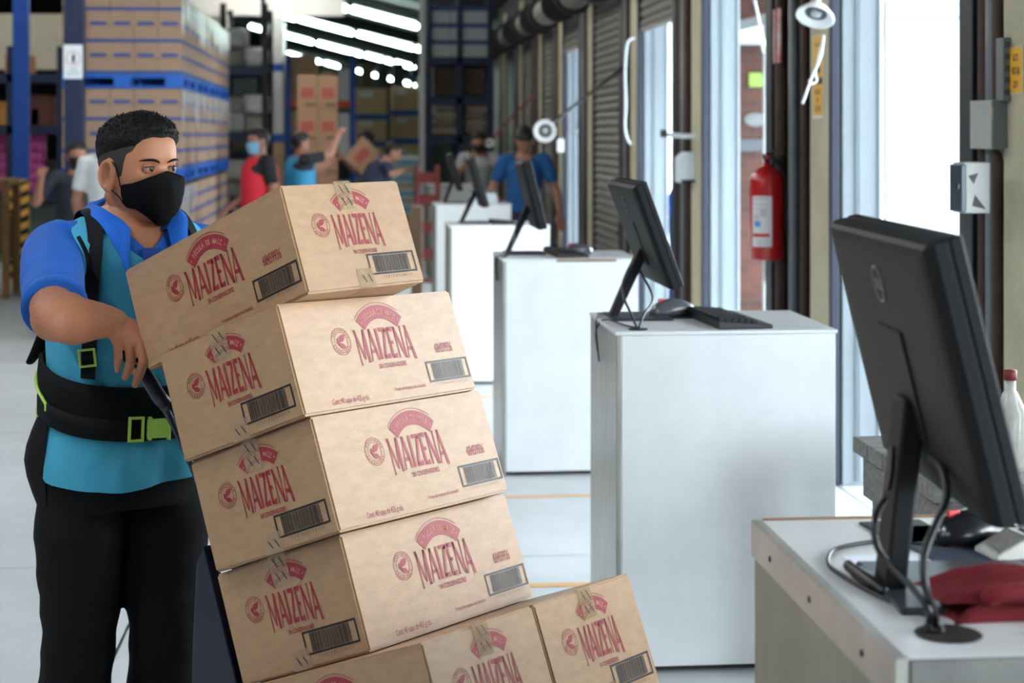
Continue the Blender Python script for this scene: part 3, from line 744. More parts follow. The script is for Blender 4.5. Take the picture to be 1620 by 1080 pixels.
for k, tx in enumerate(('ALTO', 'VOLTAJE', '220 V')): yf.text(tx, 0.0625, 0.115 - 0.045 * k, 0.032, 0.55, mi=1, bold=.03)
ym = MB(); yf.to(ym, lambda a, b: (a, -0.0043 - (0.0003 if False else 0), b)); yo = ym.build('print', [M_yellow, M_ink], y_s)
for p in yo.data.polygons:
    if p.material_index == 1:
        for i in p.vertices: yo.data.vertices[i].co.y = -0.0047
t = thing('conduit_panel', 'grey slotted metal panel beside the yellow warning label', 'panel', (wx(1584, 5.62), 5.62, zz(158, 5.62)))
MB().bb(0, 0.03, -0.015, 0.05, 0, 0.215).build('panel_plate', M_grey, t, bevel=0.003)
for k in range(5): MB().bb(0.006, 0.024, -0.018, -0.0145, 0.02 + 0.04 * k, 0.04 + 0.04 * k).build('slot', M_darkpanel, t)
# towel dispenser and swing bar on the next pillar
t = thing('paper_dispenser', 'white paper dispenser on the pillar left of the pale door leaf', 'dispenser', (XI - 0.002, 11.06, zz(290, 11.0)), 0)
m = MB(); m.prism([(-0.10, 0), (0.02, 0), (0.02, 0.2), (-0.06, 0.2), (-0.10, 0.16)], 'y', -0.07, 0.11); m.build('case', M_whitepaint, t, bevel=0.01)
MB().bb(-0.09, 0.01, -0.073, -0.068, 0.0, 0.02).build('outlet', M_black, t)
t = thing('latch_bar', 'white latch bar with a dark clip above the paper dispenser', 'bar', (XI - 0.01, 10.98, zz(216, 10.98)))
MB().tube([(0.06, 0, 0), (-0.06, 0.02, 0.004), (-0.17, 0.05, 0.012)], 0.017, 10, ends=True).build('arm', M_whitepaint, t, smooth=True)
MB().box((-0.19, 0.05, 0.02), (0.04, 0.04, 0.05)).build('clip', M_black, t, bevel=0.006)
# ------------------------------------------------------------------ dock lights on arms
def dish_light(label, c, axis, r, arm, arm_m, lit=2.0, ringed=True):
    t = thing('dock_light', label, 'lamp', c)
    z = Vector((0, 0, 1)); q = z.rotation_difference(Vector(axis).normalized()).to_matrix().to_4x4()
    pr = [(0.001, -0.05), (r * .35, -0.05), (r * .62, -0.035), (r * .95, 0.0), (r, 0.012), (r * .93, 0.014), (r * .55, -0.012), (r * .32, -0.02), (0.001, -0.02)]
    MB().lathe(pr, seg=28, M=q).build('reflector', mat('white_reflector', (238, 240, 240), 0.3), t, smooth=True)
    MB().lathe([(r * .31, -0.019), (r * .56, -0.0115), (r * .57, -0.009), (r * .32, -0.016)], seg=24, M=q).build('inner_ring', mat('grey_lamp_ring', (92, 94, 98), 0.5), t, smooth=True)
    MB().lathe([(0.001, -0.018), (r * .30, -0.018), (r * .26, 0.0), (0.001, 0.004)], seg=20, M=q).build('bulb', mat('frosted_bulb', (190, 196, 200), 0.3), t, smooth=True)
    MB().tube(smooth_path([q @ Vector((0, 0, -0.045))] + [Vector(p) - Vector(c) for p in arm], 5), 0.013, 8).build('arm', arm_m, t, smooth=True)
    return t
L1 = at(862, 207, 12.6)
dish_light('round white ring lamp on a dark arm in front of the shutters', L1, (-0.25, -1, -0.05), 0.085, [at(885, 186, 12.9), at(930, 150, 13.3), at(1000, 95, 13.9), Vector((XI, 13.9, zz(90, 14)))], M_black)
L2 = at(774, 226, 21)
dish_light('small far white lamp at the end of a thin red arm', L2, (-0.2, -1, 0), 0.055, [at(800, 195, 21), at(840, 155, 20.8), at(862, 130, 20.6), Vector((XI, 20.6, zz(120, 20.7)))], mat('dull_red_arm', (120, 40, 52), 0.5))
L3 = at(1290, 24, 7.6)
dish_light('large white dish lamp hanging above the extinguisher', L3, (-0.35, -0.45, -0.9), 0.088, [L3 + Vector((0.03, 0.05, 0.1)), L3 + Vector((0.14, 0.25, 0.12)), Vector((XI + 0.02, 8.3, L3.z + 0.16))], M_whitepaint)
cable('twisted_cord', 'white twisted cord hanging below the large dish lamp', [at(1303, 56, 7.6), at(1298, 90, 7.6), at(1284, 122, 7.6), at(1276, 145, 7.6), at(1269, 164, 7.6)], 0.006, m=M_whitepaint, cat='cord')
cable('twisted_cord', 'loose white cord strand beside the hanging twisted cord', [at(1303, 58, 7.61), at(1290, 110, 7.62), at(1292, 128, 7.62), at(1282, 132, 7.61), at(1280, 126, 7.6)], 0.005, m=M_whitepaint, cat='cord')
cable('pull_cord', 'white cord loop hanging in the bay before the brick wall', [(2.32, 9.75, zz(0, 9.95)), at(1203, 45, 9.9), at(1206, 60, 9.9), at(1212, 85, 9.9), at(1207, 80, 9.9), at(1204, 60, 9.9)], 0.008, m=M_whitepaint, cat='cord')
cable('plastic_strap', 'long white strap hanging beside the closed shutter', [at(1004, 60, 13.3), at(993, 68, 13.3), at(989, 110, 13.3), at(990, 160, 13.3), at(989, 200, 13.3), at(993, 220, 13.3), at(998, 228, 13.3)], 0.008, m=M_whitepaint, cat='strap')
cable('plastic_strap', 'white cord loop hanging in the narrow pale gap', [at(918, 110, 16.9), at(916, 170, 16.9), at(912, 205, 16.9), at(905, 207, 16.9), at(903, 190, 16.9)], 0.012, m=M_whitepaint, cat='strap')
plate('socket_box', 'small white socket box below the round ring lamp', 'box', wx(876, 18.4), wx(886, 18.4), FE[8] - 0.001, zz(240, 18.4), zz(220, 18.4), 0.05, M_whitepaint)
# ------------------------------------------------------------------ printed cartons on the hand truck
Ru = [[0.5888, -0.7596, 0.2764], [0.8080, 0.5437, -0.2271], [-0.0223, -0.3570, -0.9338]]   # stack axes (right face, left face, down) in camera axes
def cvec(v): return RV * v[0] + FV * v[1] + Vector((0, 0, v[2]))
Uv = cvec([Ru[k][0] for k in range(3)]).normalized()
Vv = cvec([Ru[k][1] for k in range(3)]); Vv = (Vv - Uv * Vv.dot(Uv)).normalized()
Nv = Uv.cross(Vv)
SS = 0.955
O0 = cw(-0.466 * SS, 3.3726 * SS, EYE - 0.3324 * SS)
MS = Matrix(((Uv.x, Vv.x, Nv.x, O0.x), (Uv.y, Vv.y, Nv.y, O0.y), (Uv.z, Vv.z, Nv.z, O0.z), (0, 0, 0, 1))) @ Matrix.Scale(SS, 4)
CL, CWD, CH = 0.56, 0.356, 0.2311

LET = {  # strokes of tall narrow letters: (x0,y0,x1,y1,width at 0,width at 1)
    'M': (1.25, [(.08, 0, .08, 1, .09, .07), (.02, 1, .62, .12, .20, .10), (.62, .12, 1.02, 1, .09, .09), (1.06, 0, 1.06, 1, .2, .2)]),
    'A': (0.95, [(.04, 0, .44, 1, .08, .08), (.88, 0, .42, 1, .22, .18), (.18, .30, .72, .30, 0, 0)]),
    'I': (0.36, [(.18, 0, .18, 1, .2, .2)]),
    'Z': (0.85, [(.74, .95, .14, .05, .2, .2), (.06, .955, .8, .955, 0, 0), (.06, .045, .8, .045, 0, 0)]),
    'E': (0.74, [(.14, 0, .14, 1, .2, .2), (.14, .955, .66, .955, 0, 0), (.14, .5, .54, .5, 0, 0), (.14, .045, .68, .045, 0, 0)]),
    'N': (1.0, [(.1, 0, .1, 1, .09, .09), (.06, 1, .88, .0, .22, .2), (.9, 0, .9, 1, .09, .09)]),
}
def word_art(F, x, y, w, h):
    word = 'MAIZENA'; gap = 0.10
    tot = sum(LET[c][0] for c in word) + gap * 6; k = w / tot
    cx = 0
    BO = 1.35
    def warp(px_, py_):
        t = px_ / tot * 2 - 1
        lo = -0.13 * t * t; hi = 1.0 + 0.02 * t * t
        return (x - w / 2 + px_ * k, y + h * (lo + (hi - lo) * py_))
    for c in word:
        lw, st = LET[c]
        for (x0, y0, x1, y1, a, b) in st:
            if a == 0:   # a bar
                q = [(cx + x0, y0 - .055), (cx + x1, y1 - .055), (cx + x1, y1 + .055), (cx + x0, y0 + .055)]
                if c == 'Z' or c == 'E':   # flared end
                    q[1] = (q[1][0], q[1][1] - (.06 if y0 > .5 else 0)); q[2] = (q[2][0], q[2][1] + (.06 if y0 < .5 else 0))
            else:
                q = [(cx + x0 - BO * a / 2, y0), (cx + x0 + BO * a / 2, y0), (cx + x1 + BO * b / 2, y1), (cx + x1 - BO * b / 2, y1)]
            F.poly([warp(*p) for p in q])
        if c in 'MN':
            for xx in ((.08, 1.06) if c == 'M' else (.1, .9)):
                F.poly([warp(cx + xx - .14, 0 if not (c == 'N' and xx > .5) else 1), warp(cx + xx + .14, 0 if not (c == 'N' and xx > .5) else 1), warp(cx + xx, .05 if not (c == 'N' and xx > .5) else .95)])
        cx += lw + gap
def face_print(long_face):
    """print of one carton side, origin at the middle of its lower edge"""
    w = CL if long_face else CWD
    R = Flat(); B = Flat(); K = Flat(); N = Flat(); C = Flat()
    s = 1.0 if long_face else 0.77
    H = CH
    ax = (0.525 - 0.5) * w if long_face else (0.54 - 0.5) * w
    ay = H * 0.40
    word_art(R, ax, ay, 0.180 * s, 0.066)
    R.text('SIN CONSERVADORES', ax + 0.006 * s, H * 0.315, 0.0145 * (s ** .5), 0.62 * s ** .4, bold=0.015)
    # arched banner
    rad = 0.105 * s; bx, by = ax, H * 0.905 - rad
    n = 20; a0, a1 = radians(135), radians(45)
    th = 0.030 * (s ** .35)
    ao = [(bx + rad * cos(a0 + (a1 - a0) * k / n), by + rad * sin(a0 + (a1 - a0) * k / n)) for k in range(n + 1)]
    ai = [(bx + (rad - th) * cos(a0 + (a1 - a0) * k / n) * (1.0), by + (rad - th) * sin(a0 + (a1 - a0) * k / n)) for k in range(n + 1)]
    R.quadstrip(ai, ao)
    l0 = [(bx + (rad + .004) * cos(a0 + (a1 - a0) * k / n * .9), by + (rad + .004) * sin(a0 + (a1 - a0) * k / n * .9)) for k in range(n + 1)]
    l1 = [(bx + (rad + .0055) * cos(a0 + (a1 - a0) * k / n * .9), by + (rad + .0055) * sin(a0 + (a1 - a0) * k / n * .9)) for k in range(n + 1)]
    R.quadstrip(l0, l1)
    # emblem: two rings and a cob between leaves
    ex_, ey = ax - 0.135 * s ** .9, H * 0.60
    q = 0.029 * s ** .45
    R.ring((ex_, ey), q * .95, q); R.ring((ex_, ey), q * .66, q * .70)
    for k in range(22):   # ring lettering suggested by ticks in the photograph
        a = 2 * pi * k / 22
        if k % 11 in (0, 10): continue
        c0 = (ex_ + q * .83 * cos(a), ey + q * .83 * sin(a)); dx, dy = q * .055, q * .05
        R.poly([(c0[0] - dx, c0[1] - dy), (c0[0] + dx, c0[1] - dy), (c0[0] + dx, c0[1] + dy), (c0[0] - dx, c0[1] + dy)])
    def leaf(cx_, cy_, ang, l, wd):
        pts = []
        for k in range(13):
            t = k / 12; pts.append((l * (t - .5), wd * sin(pi * t) ** .8))
        for k in range(11, 0, -1):
            t = k / 12; pts.append((l * (t - .5), -wd * sin(pi * t) ** .8))
        R.poly([(cx_ + a * cos(ang) - b * sin(ang), cy_ + a * sin(ang) + b * cos(ang)) for a, b in pts])
    leaf(ex_ + q * .12, ey + q * .22, radians(35), q * .85, q * .22)
    leaf(ex_ - q * .28, ey - q * .02, radians(100), q * .6, q * .15)
    leaf(ex_ + q * .05, ey - q * .34, radians(-20), q * .75, q * .2)
    # banner lettering in the board's colour
    tx = 'FÉCULA DE MAÍZ'; m = len(tx)
    rm = rad - th * .68
    for k, ch in enumerate(tx):
        a = a0 + (a1 - a0) * (0.12 + 0.76 * (k + .5) / m)
        if ch != ' ': K.text(ch, bx + rm * cos(a), by + rm * sin(a), 0.0165 * s ** .5, 0.7, a - pi / 2, bold=0.012)
    for sg_ in (0.05, 0.95):
        a = a0 + (a1 - a0) * sg_; K.ring((bx + (rm + .006) * cos(a), by + (rm + .006) * sin(a)), 0.0004, 0.002, 6)
    # barcode
    bw_, bh = 0.145, 0.046
    bx0 = (0.985 - 0.5) * w - bw_ if long_face else (0.955 - 0.5) * w - bw_
    by0 = H * (0.125 if long_face else 0.105)
    t = 0.004
    B.rect(bx0, bx0 + bw_, by0, by0 + t); B.rect(bx0, bx0 + bw_, by0 + bh - t, by0 + bh)
    B.rect(bx0, bx0 + t, by0 + t, by0 + bh - t); B.rect(bx0 + bw_ - t, bx0 + bw_, by0 + t, by0 + bh - t)
    rg = random.Random(11); x = bx0 + 0.018
    while x < bx0 + bw_ - 0.020:
        bwid = rg.choice((0.0011, 0.0011, 0.0018, 0.0026)); B.rect(x, x + bwid, by0 + 0.005, by0 + bh - 0.005)
        x += bwid + rg.choice((0.0009, 0.0012, 0.0017))
    for k, ch in enumerate('17501005128424'): B.text(ch, bx0 + 0.03 + 0.0072 * k, by0 - 0.0085, 0.008, 0.8)
    if long_face:
        N.text('68459936', (0.862 - .5) * w, H * 0.395, 0.030, 0.5, bold=0.012)
        C.text('Cont. 40 cajas de 425 g c/u', (0.255 - .5) * w, H * 0.055, 0.017, 0.6, bold=0.01)
        C.text('Proteja este empaque de la humedad', (0.60 - .5) * w, H * 0.095, 0.0115, 0.6, bold=0.01)
    return R, K, B, N, C
_p = {True: face_print(True), False: face_print(False)}
def print_mesh(F, e, m):
    mb = MB(); F.to(mb, lambda a_, b_: (a_, -e, b_))
    me = bpy.data.meshes.new('print'); me.from_pydata(mb.v, [], mb.f); me.materials.append(m); return me
PR = {}
for lf in (True, False):
    r_, k_, b_, n_, c_ = _p[lf]
    PR[lf] = [print_mesh(r_, .0004, M_red), print_mesh(k_, .0008, M_knock), print_mesh(b_, .0004, M_ink)] + ([print_mesh(n_, .0004, M_red), print_mesh(c_, .0004, M_red)] if lf else [])
SIDES = [(True, Matrix.Translation((0, -CWD / 2, 0))), (True, Matrix.Rotation(pi, 4, 'Z') @ Matrix.Translation((0, -CWD / 2, 0))),
         (False, Matrix.Rotation(-pi / 2, 4, 'Z') @ Matrix.Translation((0, -CL / 2, 0))), (False, Matrix.Rotation(pi / 2, 4, 'Z') @ Matrix.Translation((0, -CL / 2, 0)))]
# body: slightly bulged board box
def carton_body():
    bm = bmesh.new(); bmesh.ops.create_cube(bm, size=1)
    for v in bm.verts: v.co = Vector((v.co.x * (CL - .001), v.co.y * (CWD - .001), (v.co.z + .5) * (CH - .0036)))
    bmesh.ops.bevel(bm, geom=list(bm.edges), offset=0.004, segments=2, affect='EDGES')
    me = bpy.data.meshes.new('board'); bm.to_mesh(me); bm.free(); me.materials.append(M_card)
    return me
body_me = carton_body()
# flaps meeting along the middle of the top and bottom
fm = MB()
for z in (CH - 0.0042, -0.0006):
    fm.bb(-CL / 2 + .006, CL / 2 - .006, -CWD / 2 + .006, -0.0012, z, z + 0.0016); fm.bb(-CL / 2 + .006, CL / 2 - .006, 0.0012, CWD / 2 - .006, z, z + 0.0016)
flap_me = fm.mesh('flap', M_card)
TW = 0.024
def tape_me_(z0, z1): return MB().bb(CL / 2 + .0006, CL / 2 + .0012, -TW, TW, z0, z1).mesh('tape', M_tape)
tape_top, tape_low = tape_me_(CH - .062, CH), tape_me_(0.0, .04)
def dashes(zs):
    dm = MB(); X = CL / 2 + .0016
    for z, l in zs:
        for dy in (-.009, .009):
            dm.add([(X, dy - .004, z), (X, dy - .001, z), (X, dy + .008, z - l), (X, dy + .005, z - l)], [(0, 1, 2, 3)])
    return dm.mesh('tape_print', mat('dark_tape_print', (62, 56, 52), 0.5))
dash_top, dash_low = dashes(((CH - .008, .018), (CH - .036, .018))), dashes(((0.026, .016),))
def carton(label, a, b, yaw, layer, typ, wscale=1.0, parts=True):
    """corner at (a, b) of the stack, layer counted downwards"""
    eu, ev = (CL, CWD * wscale) if typ == 'S' else (CWD * wscale, CL)
    M = MS @ Matrix.Translation((a, b, -(layer + 1) * CH)) @ Matrix.Rotation(yaw, 4, 'Z') @ Matrix.Translation((eu / 2, ev / 2, 0))
    if typ == 'L': M = M @ Matrix.Rotation(radians(-90), 4, 'Z')
    if wscale != 1: M = M @ Matrix.Diagonal((1, wscale, 1, 1))
    t = thing('carton', label, 'box', group='printed cartons on the hand truck', M=M)
    mobj('board', body_me, t)
    f = mobj('flap', flap_me, t)
    for lf, Ms in SIDES:
        q = PR[lf]; r_ = mobj('red_print', q[0], t, Ms); mobj('banner_lettering', q[1], r_); mobj('barcode', q[2], t, Ms)
        if lf: mobj('number_print', q[3], t, Ms); mobj('contents_print', q[4], t, Ms)
    for rt in (0, pi):
        for tm_, dm_ in ((tape_top, dash_top), (tape_low, dash_low)):
            tp = mobj('tape', tm_, t, Matrix.Rotation(rt, 4, 'Z')); mobj('tape_print', dm_, tp)
    return t
carton('topmost brown carton, turned with its long printed side to the man', 0.0432, -0.0487, -0.0931, -1, 'L', 0.94)
carton('brown carton under the topmost one, its corner at the hand of the masked man', 0, 0, 0.012, 0, 'S')
carton('middle brown carton, third from the top of the tilted stack', 0.0169, 0.0032, 0.0126, 1, 'S')
carton('fourth brown carton from the top, above the two cut by the lower frame edge', 0.0449, 0.0315, 0.0203, 2, 'S')
carton('brown carton below the fourth, only its upper part in the frame', -0.050, -0.183, -0.0931, 3, 'L', 0.87)
carton('brown carton standing apart beside the stack at the bottom, before the white counter', 0.2605, -0.2122, -0.0838, 3, 'L', 0.87)
carton('hidden carton on the hand truck plate, left below the bottom pair', -0.045, -0.17, -0.08, 4, 'L', 0.87)
carton('hidden carton on the hand truck plate, right below the bottom pair', 0.266, -0.195, -0.08, 4, 'L', 0.87)
# ------------------------------------------------------------------ hand truck behind the stack, in the stack's own axes
ht = thing('hand_truck', 'dark blue tubular hand truck carrying the tilted stack of cartons', 'hand truck', M=MS)
M_truck = mat('dark_navy_tube', (12, 17, 42), 0.3, 0.1, coat=0.3)
HB = -5 * CH
Mi = MS.inverted()
def sl(px, py, d): return Mi @ at(px, py, d)
V0 = 0.425
hA = [sl(196, 560, 3.61), sl(214, 574, 3.615), sl(232, 596, 3.615), sl(252, 628, 3.61), sl(280, 668, 3.61), Vector((0.135, V0, -0.42)), Vector((0.145, V0, -0.55)), Vector((0.145, V0, HB))]
hB = [Vector((p.x + 0.36, p.y, p.z)) for p in hA[:5]] + [Vector((0.43, V0, -0.42)), Vector((0.42, V0, -0.55)), Vector((0.42, V0, HB))]
for h in (hA, hB): MB().tube(smooth_path(h, 6), 0.017, 12, ends=True).build('rail', M_truck, ht, smooth=True)
for z in (-0.42, -0.75, -1.05): MB().bb(0.14, 0.42, V0 - 0.012, V0 + 0.012, z, z + 0.045).build('cross_bar', M_truck, ht, bevel=0.004)
MB().bb(-0.04, 0.52, -0.2, V0 + 0.01, HB - 0.008, HB - 0.001).build('toe_plate', M_truck, ht, bevel=0.002)
# side skids that curve out behind the rails
for x in (0.06, 0.43):
    sk = MB(); sk.prism([(V0 + 0.0, -0.40), (V0 + 0.035, -0.43), (V0 + 0.10, -0.58), (V0 + 0.17, -0.76), (V0 + 0.20, -0.9), (V0 + 0.20, HB), (V0 + 0.0, HB)], 'x', x, x + 0.03)
    sk.build('skid_plate', M_truck, ht, bevel=0.003)
for x in (-0.03, 0.50):   # wheels on an axle behind the toe plate, standing on the floor
    a0, a1 = (MS @ Vector((x, 0.53, 0))).z, (MS @ Vector((x, 0.53, -1))).z
    zl = -(a0 - 0.1005) / (a0 - a1)
    w_ = MB().lathe([(0.02, -0.018), (0.085, -0.018), (0.1, -0.012), (0.1, 0.012), (0.085, 0.018), (0.02, 0.018)], (x, 0.53, zl), 24, Matrix.Rotation(radians(90), 4, 'Y')).build('wheel', M_black, ht, smooth=False)
MB().tube([(-0.03, 0.53, zl), (0.50, 0.53, zl)], 0.012, 10).build('axle', M_grey, ht)
for x in (0.145, 0.42): MB().tube([(x, V0, zl + .12), (x, 0.53, zl)], 0.012, 8).build('axle_strut', M_truck, ht)
# ------------------------------------------------------------------ pallet block of blue-banded cartons
M_blueband = mat('blue_band_print', (48, 74, 132), 0.6)
bw2, bd2, bh2 = 0.2, 0.45, 0.135
def banded_box(dash):
    m = MB(); e = 0.0006
    m.mi(0).bb(0.002, bw2 - 0.002, 0.002, bd2 - 0.002, 0.001, bh2 - 0.001)
    m.mi(1)
    z0, z1 = 0.0, 0.03
    if dash:
        m.add([(0.03, 0.0014, z0 + .01), (bw2 - 0.03, 0.0014, z0 + .01), (bw2 - 0.03, 0.0014, z1 + .012), (0.03, 0.0014, z1 + .012)], [(0, 1, 2, 3)])
    else:
        m.add([(0.002, 0.0014, z0), (bw2 - 0.002, 0.0014, z0), (bw2 - 0.002, 0.0014, z1), (0.002, 0.0014, z1)], [(0, 1, 2, 3)])
    m.add([(bw2 - 0.0014, 0.002, z0), (bw2 - 0.0014, bd2 - 0.002, z0), (bw2 - 0.0014, bd2 - 0.002, z1), (bw2 - 0.0014, 0.002, z1)], [(0, 1, 2, 3)])
    return m.mesh('board', [M_cardfar, M_blueband])
bbm = [banded_box(False), banded_box(True)]
BX1, BY0 = -1.46, 14.75        # right face and front face of the block
def pallet(x0, x1, y0, y1, z0, h, label, m=M_pallet):
    t = thing('pallet', label, 'pallet', (x0, y0, z0), 0, 'plastic pallets')
    w, d = x1 - x0, y1 - y0
    MB().bb(0, w, 0, d, h * .72, h).build('deck', m, t, bevel=0.004)
    MB().bb(0, w, 0, d, 0, h * .16).build('base_board', m, t)
    for i in range(3):
        for j in range(3): MB().box(((w - .14) / 2 * i + .07, (d - .14) / 2 * j + .07, h * .44), (0.14, 0.14, h * .58)).build('block', m, t)
    return t
rowsn = ['bottom', 'second', 'third', 'fourth', 'fifth', 'sixth', 'seventh', 'top']
lv = [(0.0, 8, 'floor'), (1.23, 5, 'middle'), (2.03, 5, 'upper')]
stk = ['front', 'second', 'third', 'fourth']
for p in range(4):
    y0 = BY0 + p * 1.40
    for (z, nr, ln) in lv:
        pallet(BX1 - 1.0, BX1, y0, y0 + 1.36, z, 0.12, 'blue pallet, %s level of the %s stack of blue-banded cartons' % (ln, stk[p]))
        for r_ in range(nr):
            for c in range(5):
                for k in range(3):
                    if not ((p == 0 and k == 0) or c == 4): continue
                    if ln == 'floor' and r_ < 3 and c < 4: continue
                    zb = z + 0.12 + r_ * bh2
                    x = BX1 - 1.0 + c * bw2 + 0.002 * random.uniform(-1, 1); y = y0 + k * bd2 + 0.003 * random.uniform(-1, 1)
                    o = mobj('banded_carton', bbm[(r_ + (1 if ln == 'middle' else 0)) % 2]); o.location = (x, y, zb)
                    where = ('%s column from the aisle corner' % ['fifth', 'fourth', 'third', 'second', 'first'][c]) if p == 0 and k == 0 else ('aisle side, %s stack, %s box' % (stk[p], ['near', 'middle', 'far'][k]))
                    tag(o, 'blue-banded carton, %s row of %s level, %s' % ('top' if r_ == nr - 1 else rowsn[r_], ln, where), 'box', 'blue-banded cartons in the pallet block')
        # cores keep what cannot be seen filled and carry the rows above
# stretch film hanging in white strips down the aisle side
rg = random.Random(5)
for p in range(4):
    for (z, nr, ln) in lv[1:] if p else lv:
        y0 = BY0 + p * 1.40
        top = z + .12 + nr * bh2
        sf_ = thing('stretch_film', 'torn white stretch film on the aisle side of the %s stack, %s level' % (stk[p], ln), 'film', (BX1 + .006, y0, top), 0, 'white film strips on the banded cartons')
        for k in range(6):
            yy = 0.02 + 0.22 * k + rg.uniform(-.05, .05); w = rg.uniform(.07, .17); l = rg.uniform(.16, .42)
            x = 0.004 * (k % 3)
            MB().prism([(yy, -.005), (yy + w, -.005), (yy + w * .8, -l * .6), (yy + w * .55, -l), (yy + w * .1, -l * .7)], 'x', x, x + 0.002).build('film_strip', M_wrap, sf_)
# ------------------------------------------------------------------ columns and the left end
cx0, cx1 = wx(103, 14.4), wx(132, 14.4)
col = MB().bb(cx0, cx1, 14.35, 14.5, 0, roof_z(cx0) - 0.02).build('pillar', M_rackdark, bevel=0.006); struct(col)
t = thing('wall_sign', 'white notice with a ringed black figure on the dark blue column', 'sign', (wx(99, 14.3), 14.345, zz(126, 14.3)))
MB().bb(0, 0.155, -0.004, 0, 0, 0.28).build('board', M_whitepaint, t, bevel=0.002)
sf = Flat(); sf.ring((0.078, 0.17), 0.052, 0.060, mi=0); sf.poly([(0.07, 0.13), (0.09, 0.13), (0.095, 0.18), (0.09, 0.205), (0.075, 0.205), (0.066, 0.18)], 1)
sf.text('USO', 0.078, 0.07, 0.03, 0.9, mi=1); sf.text('OBLIGATORIO', 0.078, 0.035, 0.022, 0.72, mi=1)
m = MB(); sf.to(m, lambda a, b: (a, -0.0046, b)); m.build('print', [mat('pale_red_ring', (206, 120, 120), 0.6), M_ink], t)
px0, px1 = wx(20, 19.6), wx(47, 19.6)
t = thing('rack_post', 'bright blue steel post with a yellow and black striped guard', 'post', ((px0 + px1) / 2, 19.6, 0))
MB().bb(-.085, .085, -.06, .06, 0, 5.2).build('post_body', M_rack, t, bevel=0.005)
gd = thing; g = MB().bb(-.105, .105, -.085, -.062, 0, 1.13).build('guard', mat('guard_yellow', (250, 190, 84), 0.5), t, bevel=0.003)
for k in range(8):
    z = 0.03 + 0.14 * k
    MB().prism([(-.104, z), (.104, z + .09), (.104, min(z + .155, 1.128)), (-.104, z + .065)], 'y', -.0865, -.0848).build('stripe', M_black, g)
# cream fascia of the mezzanine high on the left
struct(MB().bb(wx(-60, 24), wx(360, 24), 24, 24.2, zz(112, 24), zz(26, 24)).build('wall_mezzanine', M_cream))
struct(MB().bb(wx(118, 26), wx(700, 26) - 1.5, 26.3, 26.5, 3.45, 4.4).build('wall_fascia', mat('white_fascia', (222, 220, 214), 0.7)))
# dark racking with pink bags behind the post
def rack(name_label, x0, x1, y0, y1, ztop, levels, m_up, m_beam, nb=2):
    t = thing('pallet_rack', name_label, 'rack', (x0, y0, 0))
    w, d = x1 - x0, y1 - y0
    for i in range(nb):
        xx = (w - .08) * i / (nb - 1)
        for yy in (0, d - .08): MB().bb(xx, xx + .08, yy, yy + .08, 0, ztop).build('upright', m_up, t, bevel=0.004)
        for k in range(int(ztop / 0.8)):
            z = 0.3 + 0.8 * k
            MB().tube([(xx + .04, .04, z), (xx + .04, d - .04, z + .55)], 0.018, 6).build('brace', m_up, t)
    for z in levels:
        for yy in (0.0, d - .05): MB().bb(.08, w - .08, yy, yy + .05, z - .11, z).build('beam', m_beam, t)
        MB().bb(.02, w - .02, .05, d - .05, z - .03, z - .005).build('deck', M_beam, t)
    return t
rack('dark rack holding the pink bags, behind the blue post', wx(-70, 22), wx(100, 22), 22, 23, 2.75, [0.9, 1.75, 2.4], M_rackdark, M_rackdark, 3)
pk = sack_mesh('bag', 0.16, 0.3, 0.13, mat('magenta_bag', (196, 74, 150), 0.5, 0, 0.6, 8), 2)
for c, pxx in enumerate((4, 18, 50, 62)):
    for r_ in range(6):
        o = mobj('pink_bag', pk); o.location = (wx(pxx, 22.2), 22.25, 0.9 + 0.125 * r_)
        tag(o, 'pink bag, %s in pile %s of the dark left rack' % (ordn[r_], ['one at the frame edge', 'two left of the blue post', 'three right of the blue post', 'four beyond the post'][c]), 'bag', 'pink bags on the dark rack')
for k, (pxx, w, z, h, c_) in enumerate(((6, .3, 1.75, .3, (210, 150, 70)), (50, .24, 1.75, .22, (170, 96, 60)), (70, .3, 1.75, .38, (96, 52, 40)), (30, .3, 2.4, .25, (226, 160, 90)), (78, .25, .9, .4, (44, 30, 34)))):
    b = MB(); b.box((0, 0, h / 2), (w, .5, h)); b.box((0, 0, h + .004), (w * .5, .5, .008))
    o = b.build('stock_box', mat('stock_%d' % k, c_, 0.7, 0, 0.3, 9), bevel=0.006); o.location = (wx(pxx, 22.3), 22.4, z)
    tag(o, ['orange', 'reddish brown', 'dark brown tall', 'pale orange high', 'blackish'][k] + ' box on the dark rack with pink bags', 'box')
wb = thing('workbench', 'yellowish brown wooden bench beside the striped post guard', 'bench', (wx(-60, 17.4), 17.4, 0))
Wb = wx(14, 17.4) - wx(-60, 17.4)
M_oak = mat('ochre_wood', (150, 112, 62), 0.7, 0, 0.3, 5)
MB().bb(0, Wb, 0, .6, 1.13, 1.19).build('bench_top', M_oak, wb, bevel=.005)
for xx in (0, Wb - .07):
    for yy in (0, .53): MB().bb(xx, xx + .07, yy, yy + .07, 0, 1.13).build('leg', M_oak, wb)
MB().bb(.07, Wb - .07, .02, .58, .36, .40).build('shelf', mat('green_shelf', (84, 130, 96), .6), wb)
MB().bb(.07, Wb - .07, .5, .53, .40, .8).build('back_board', M_brown, wb)
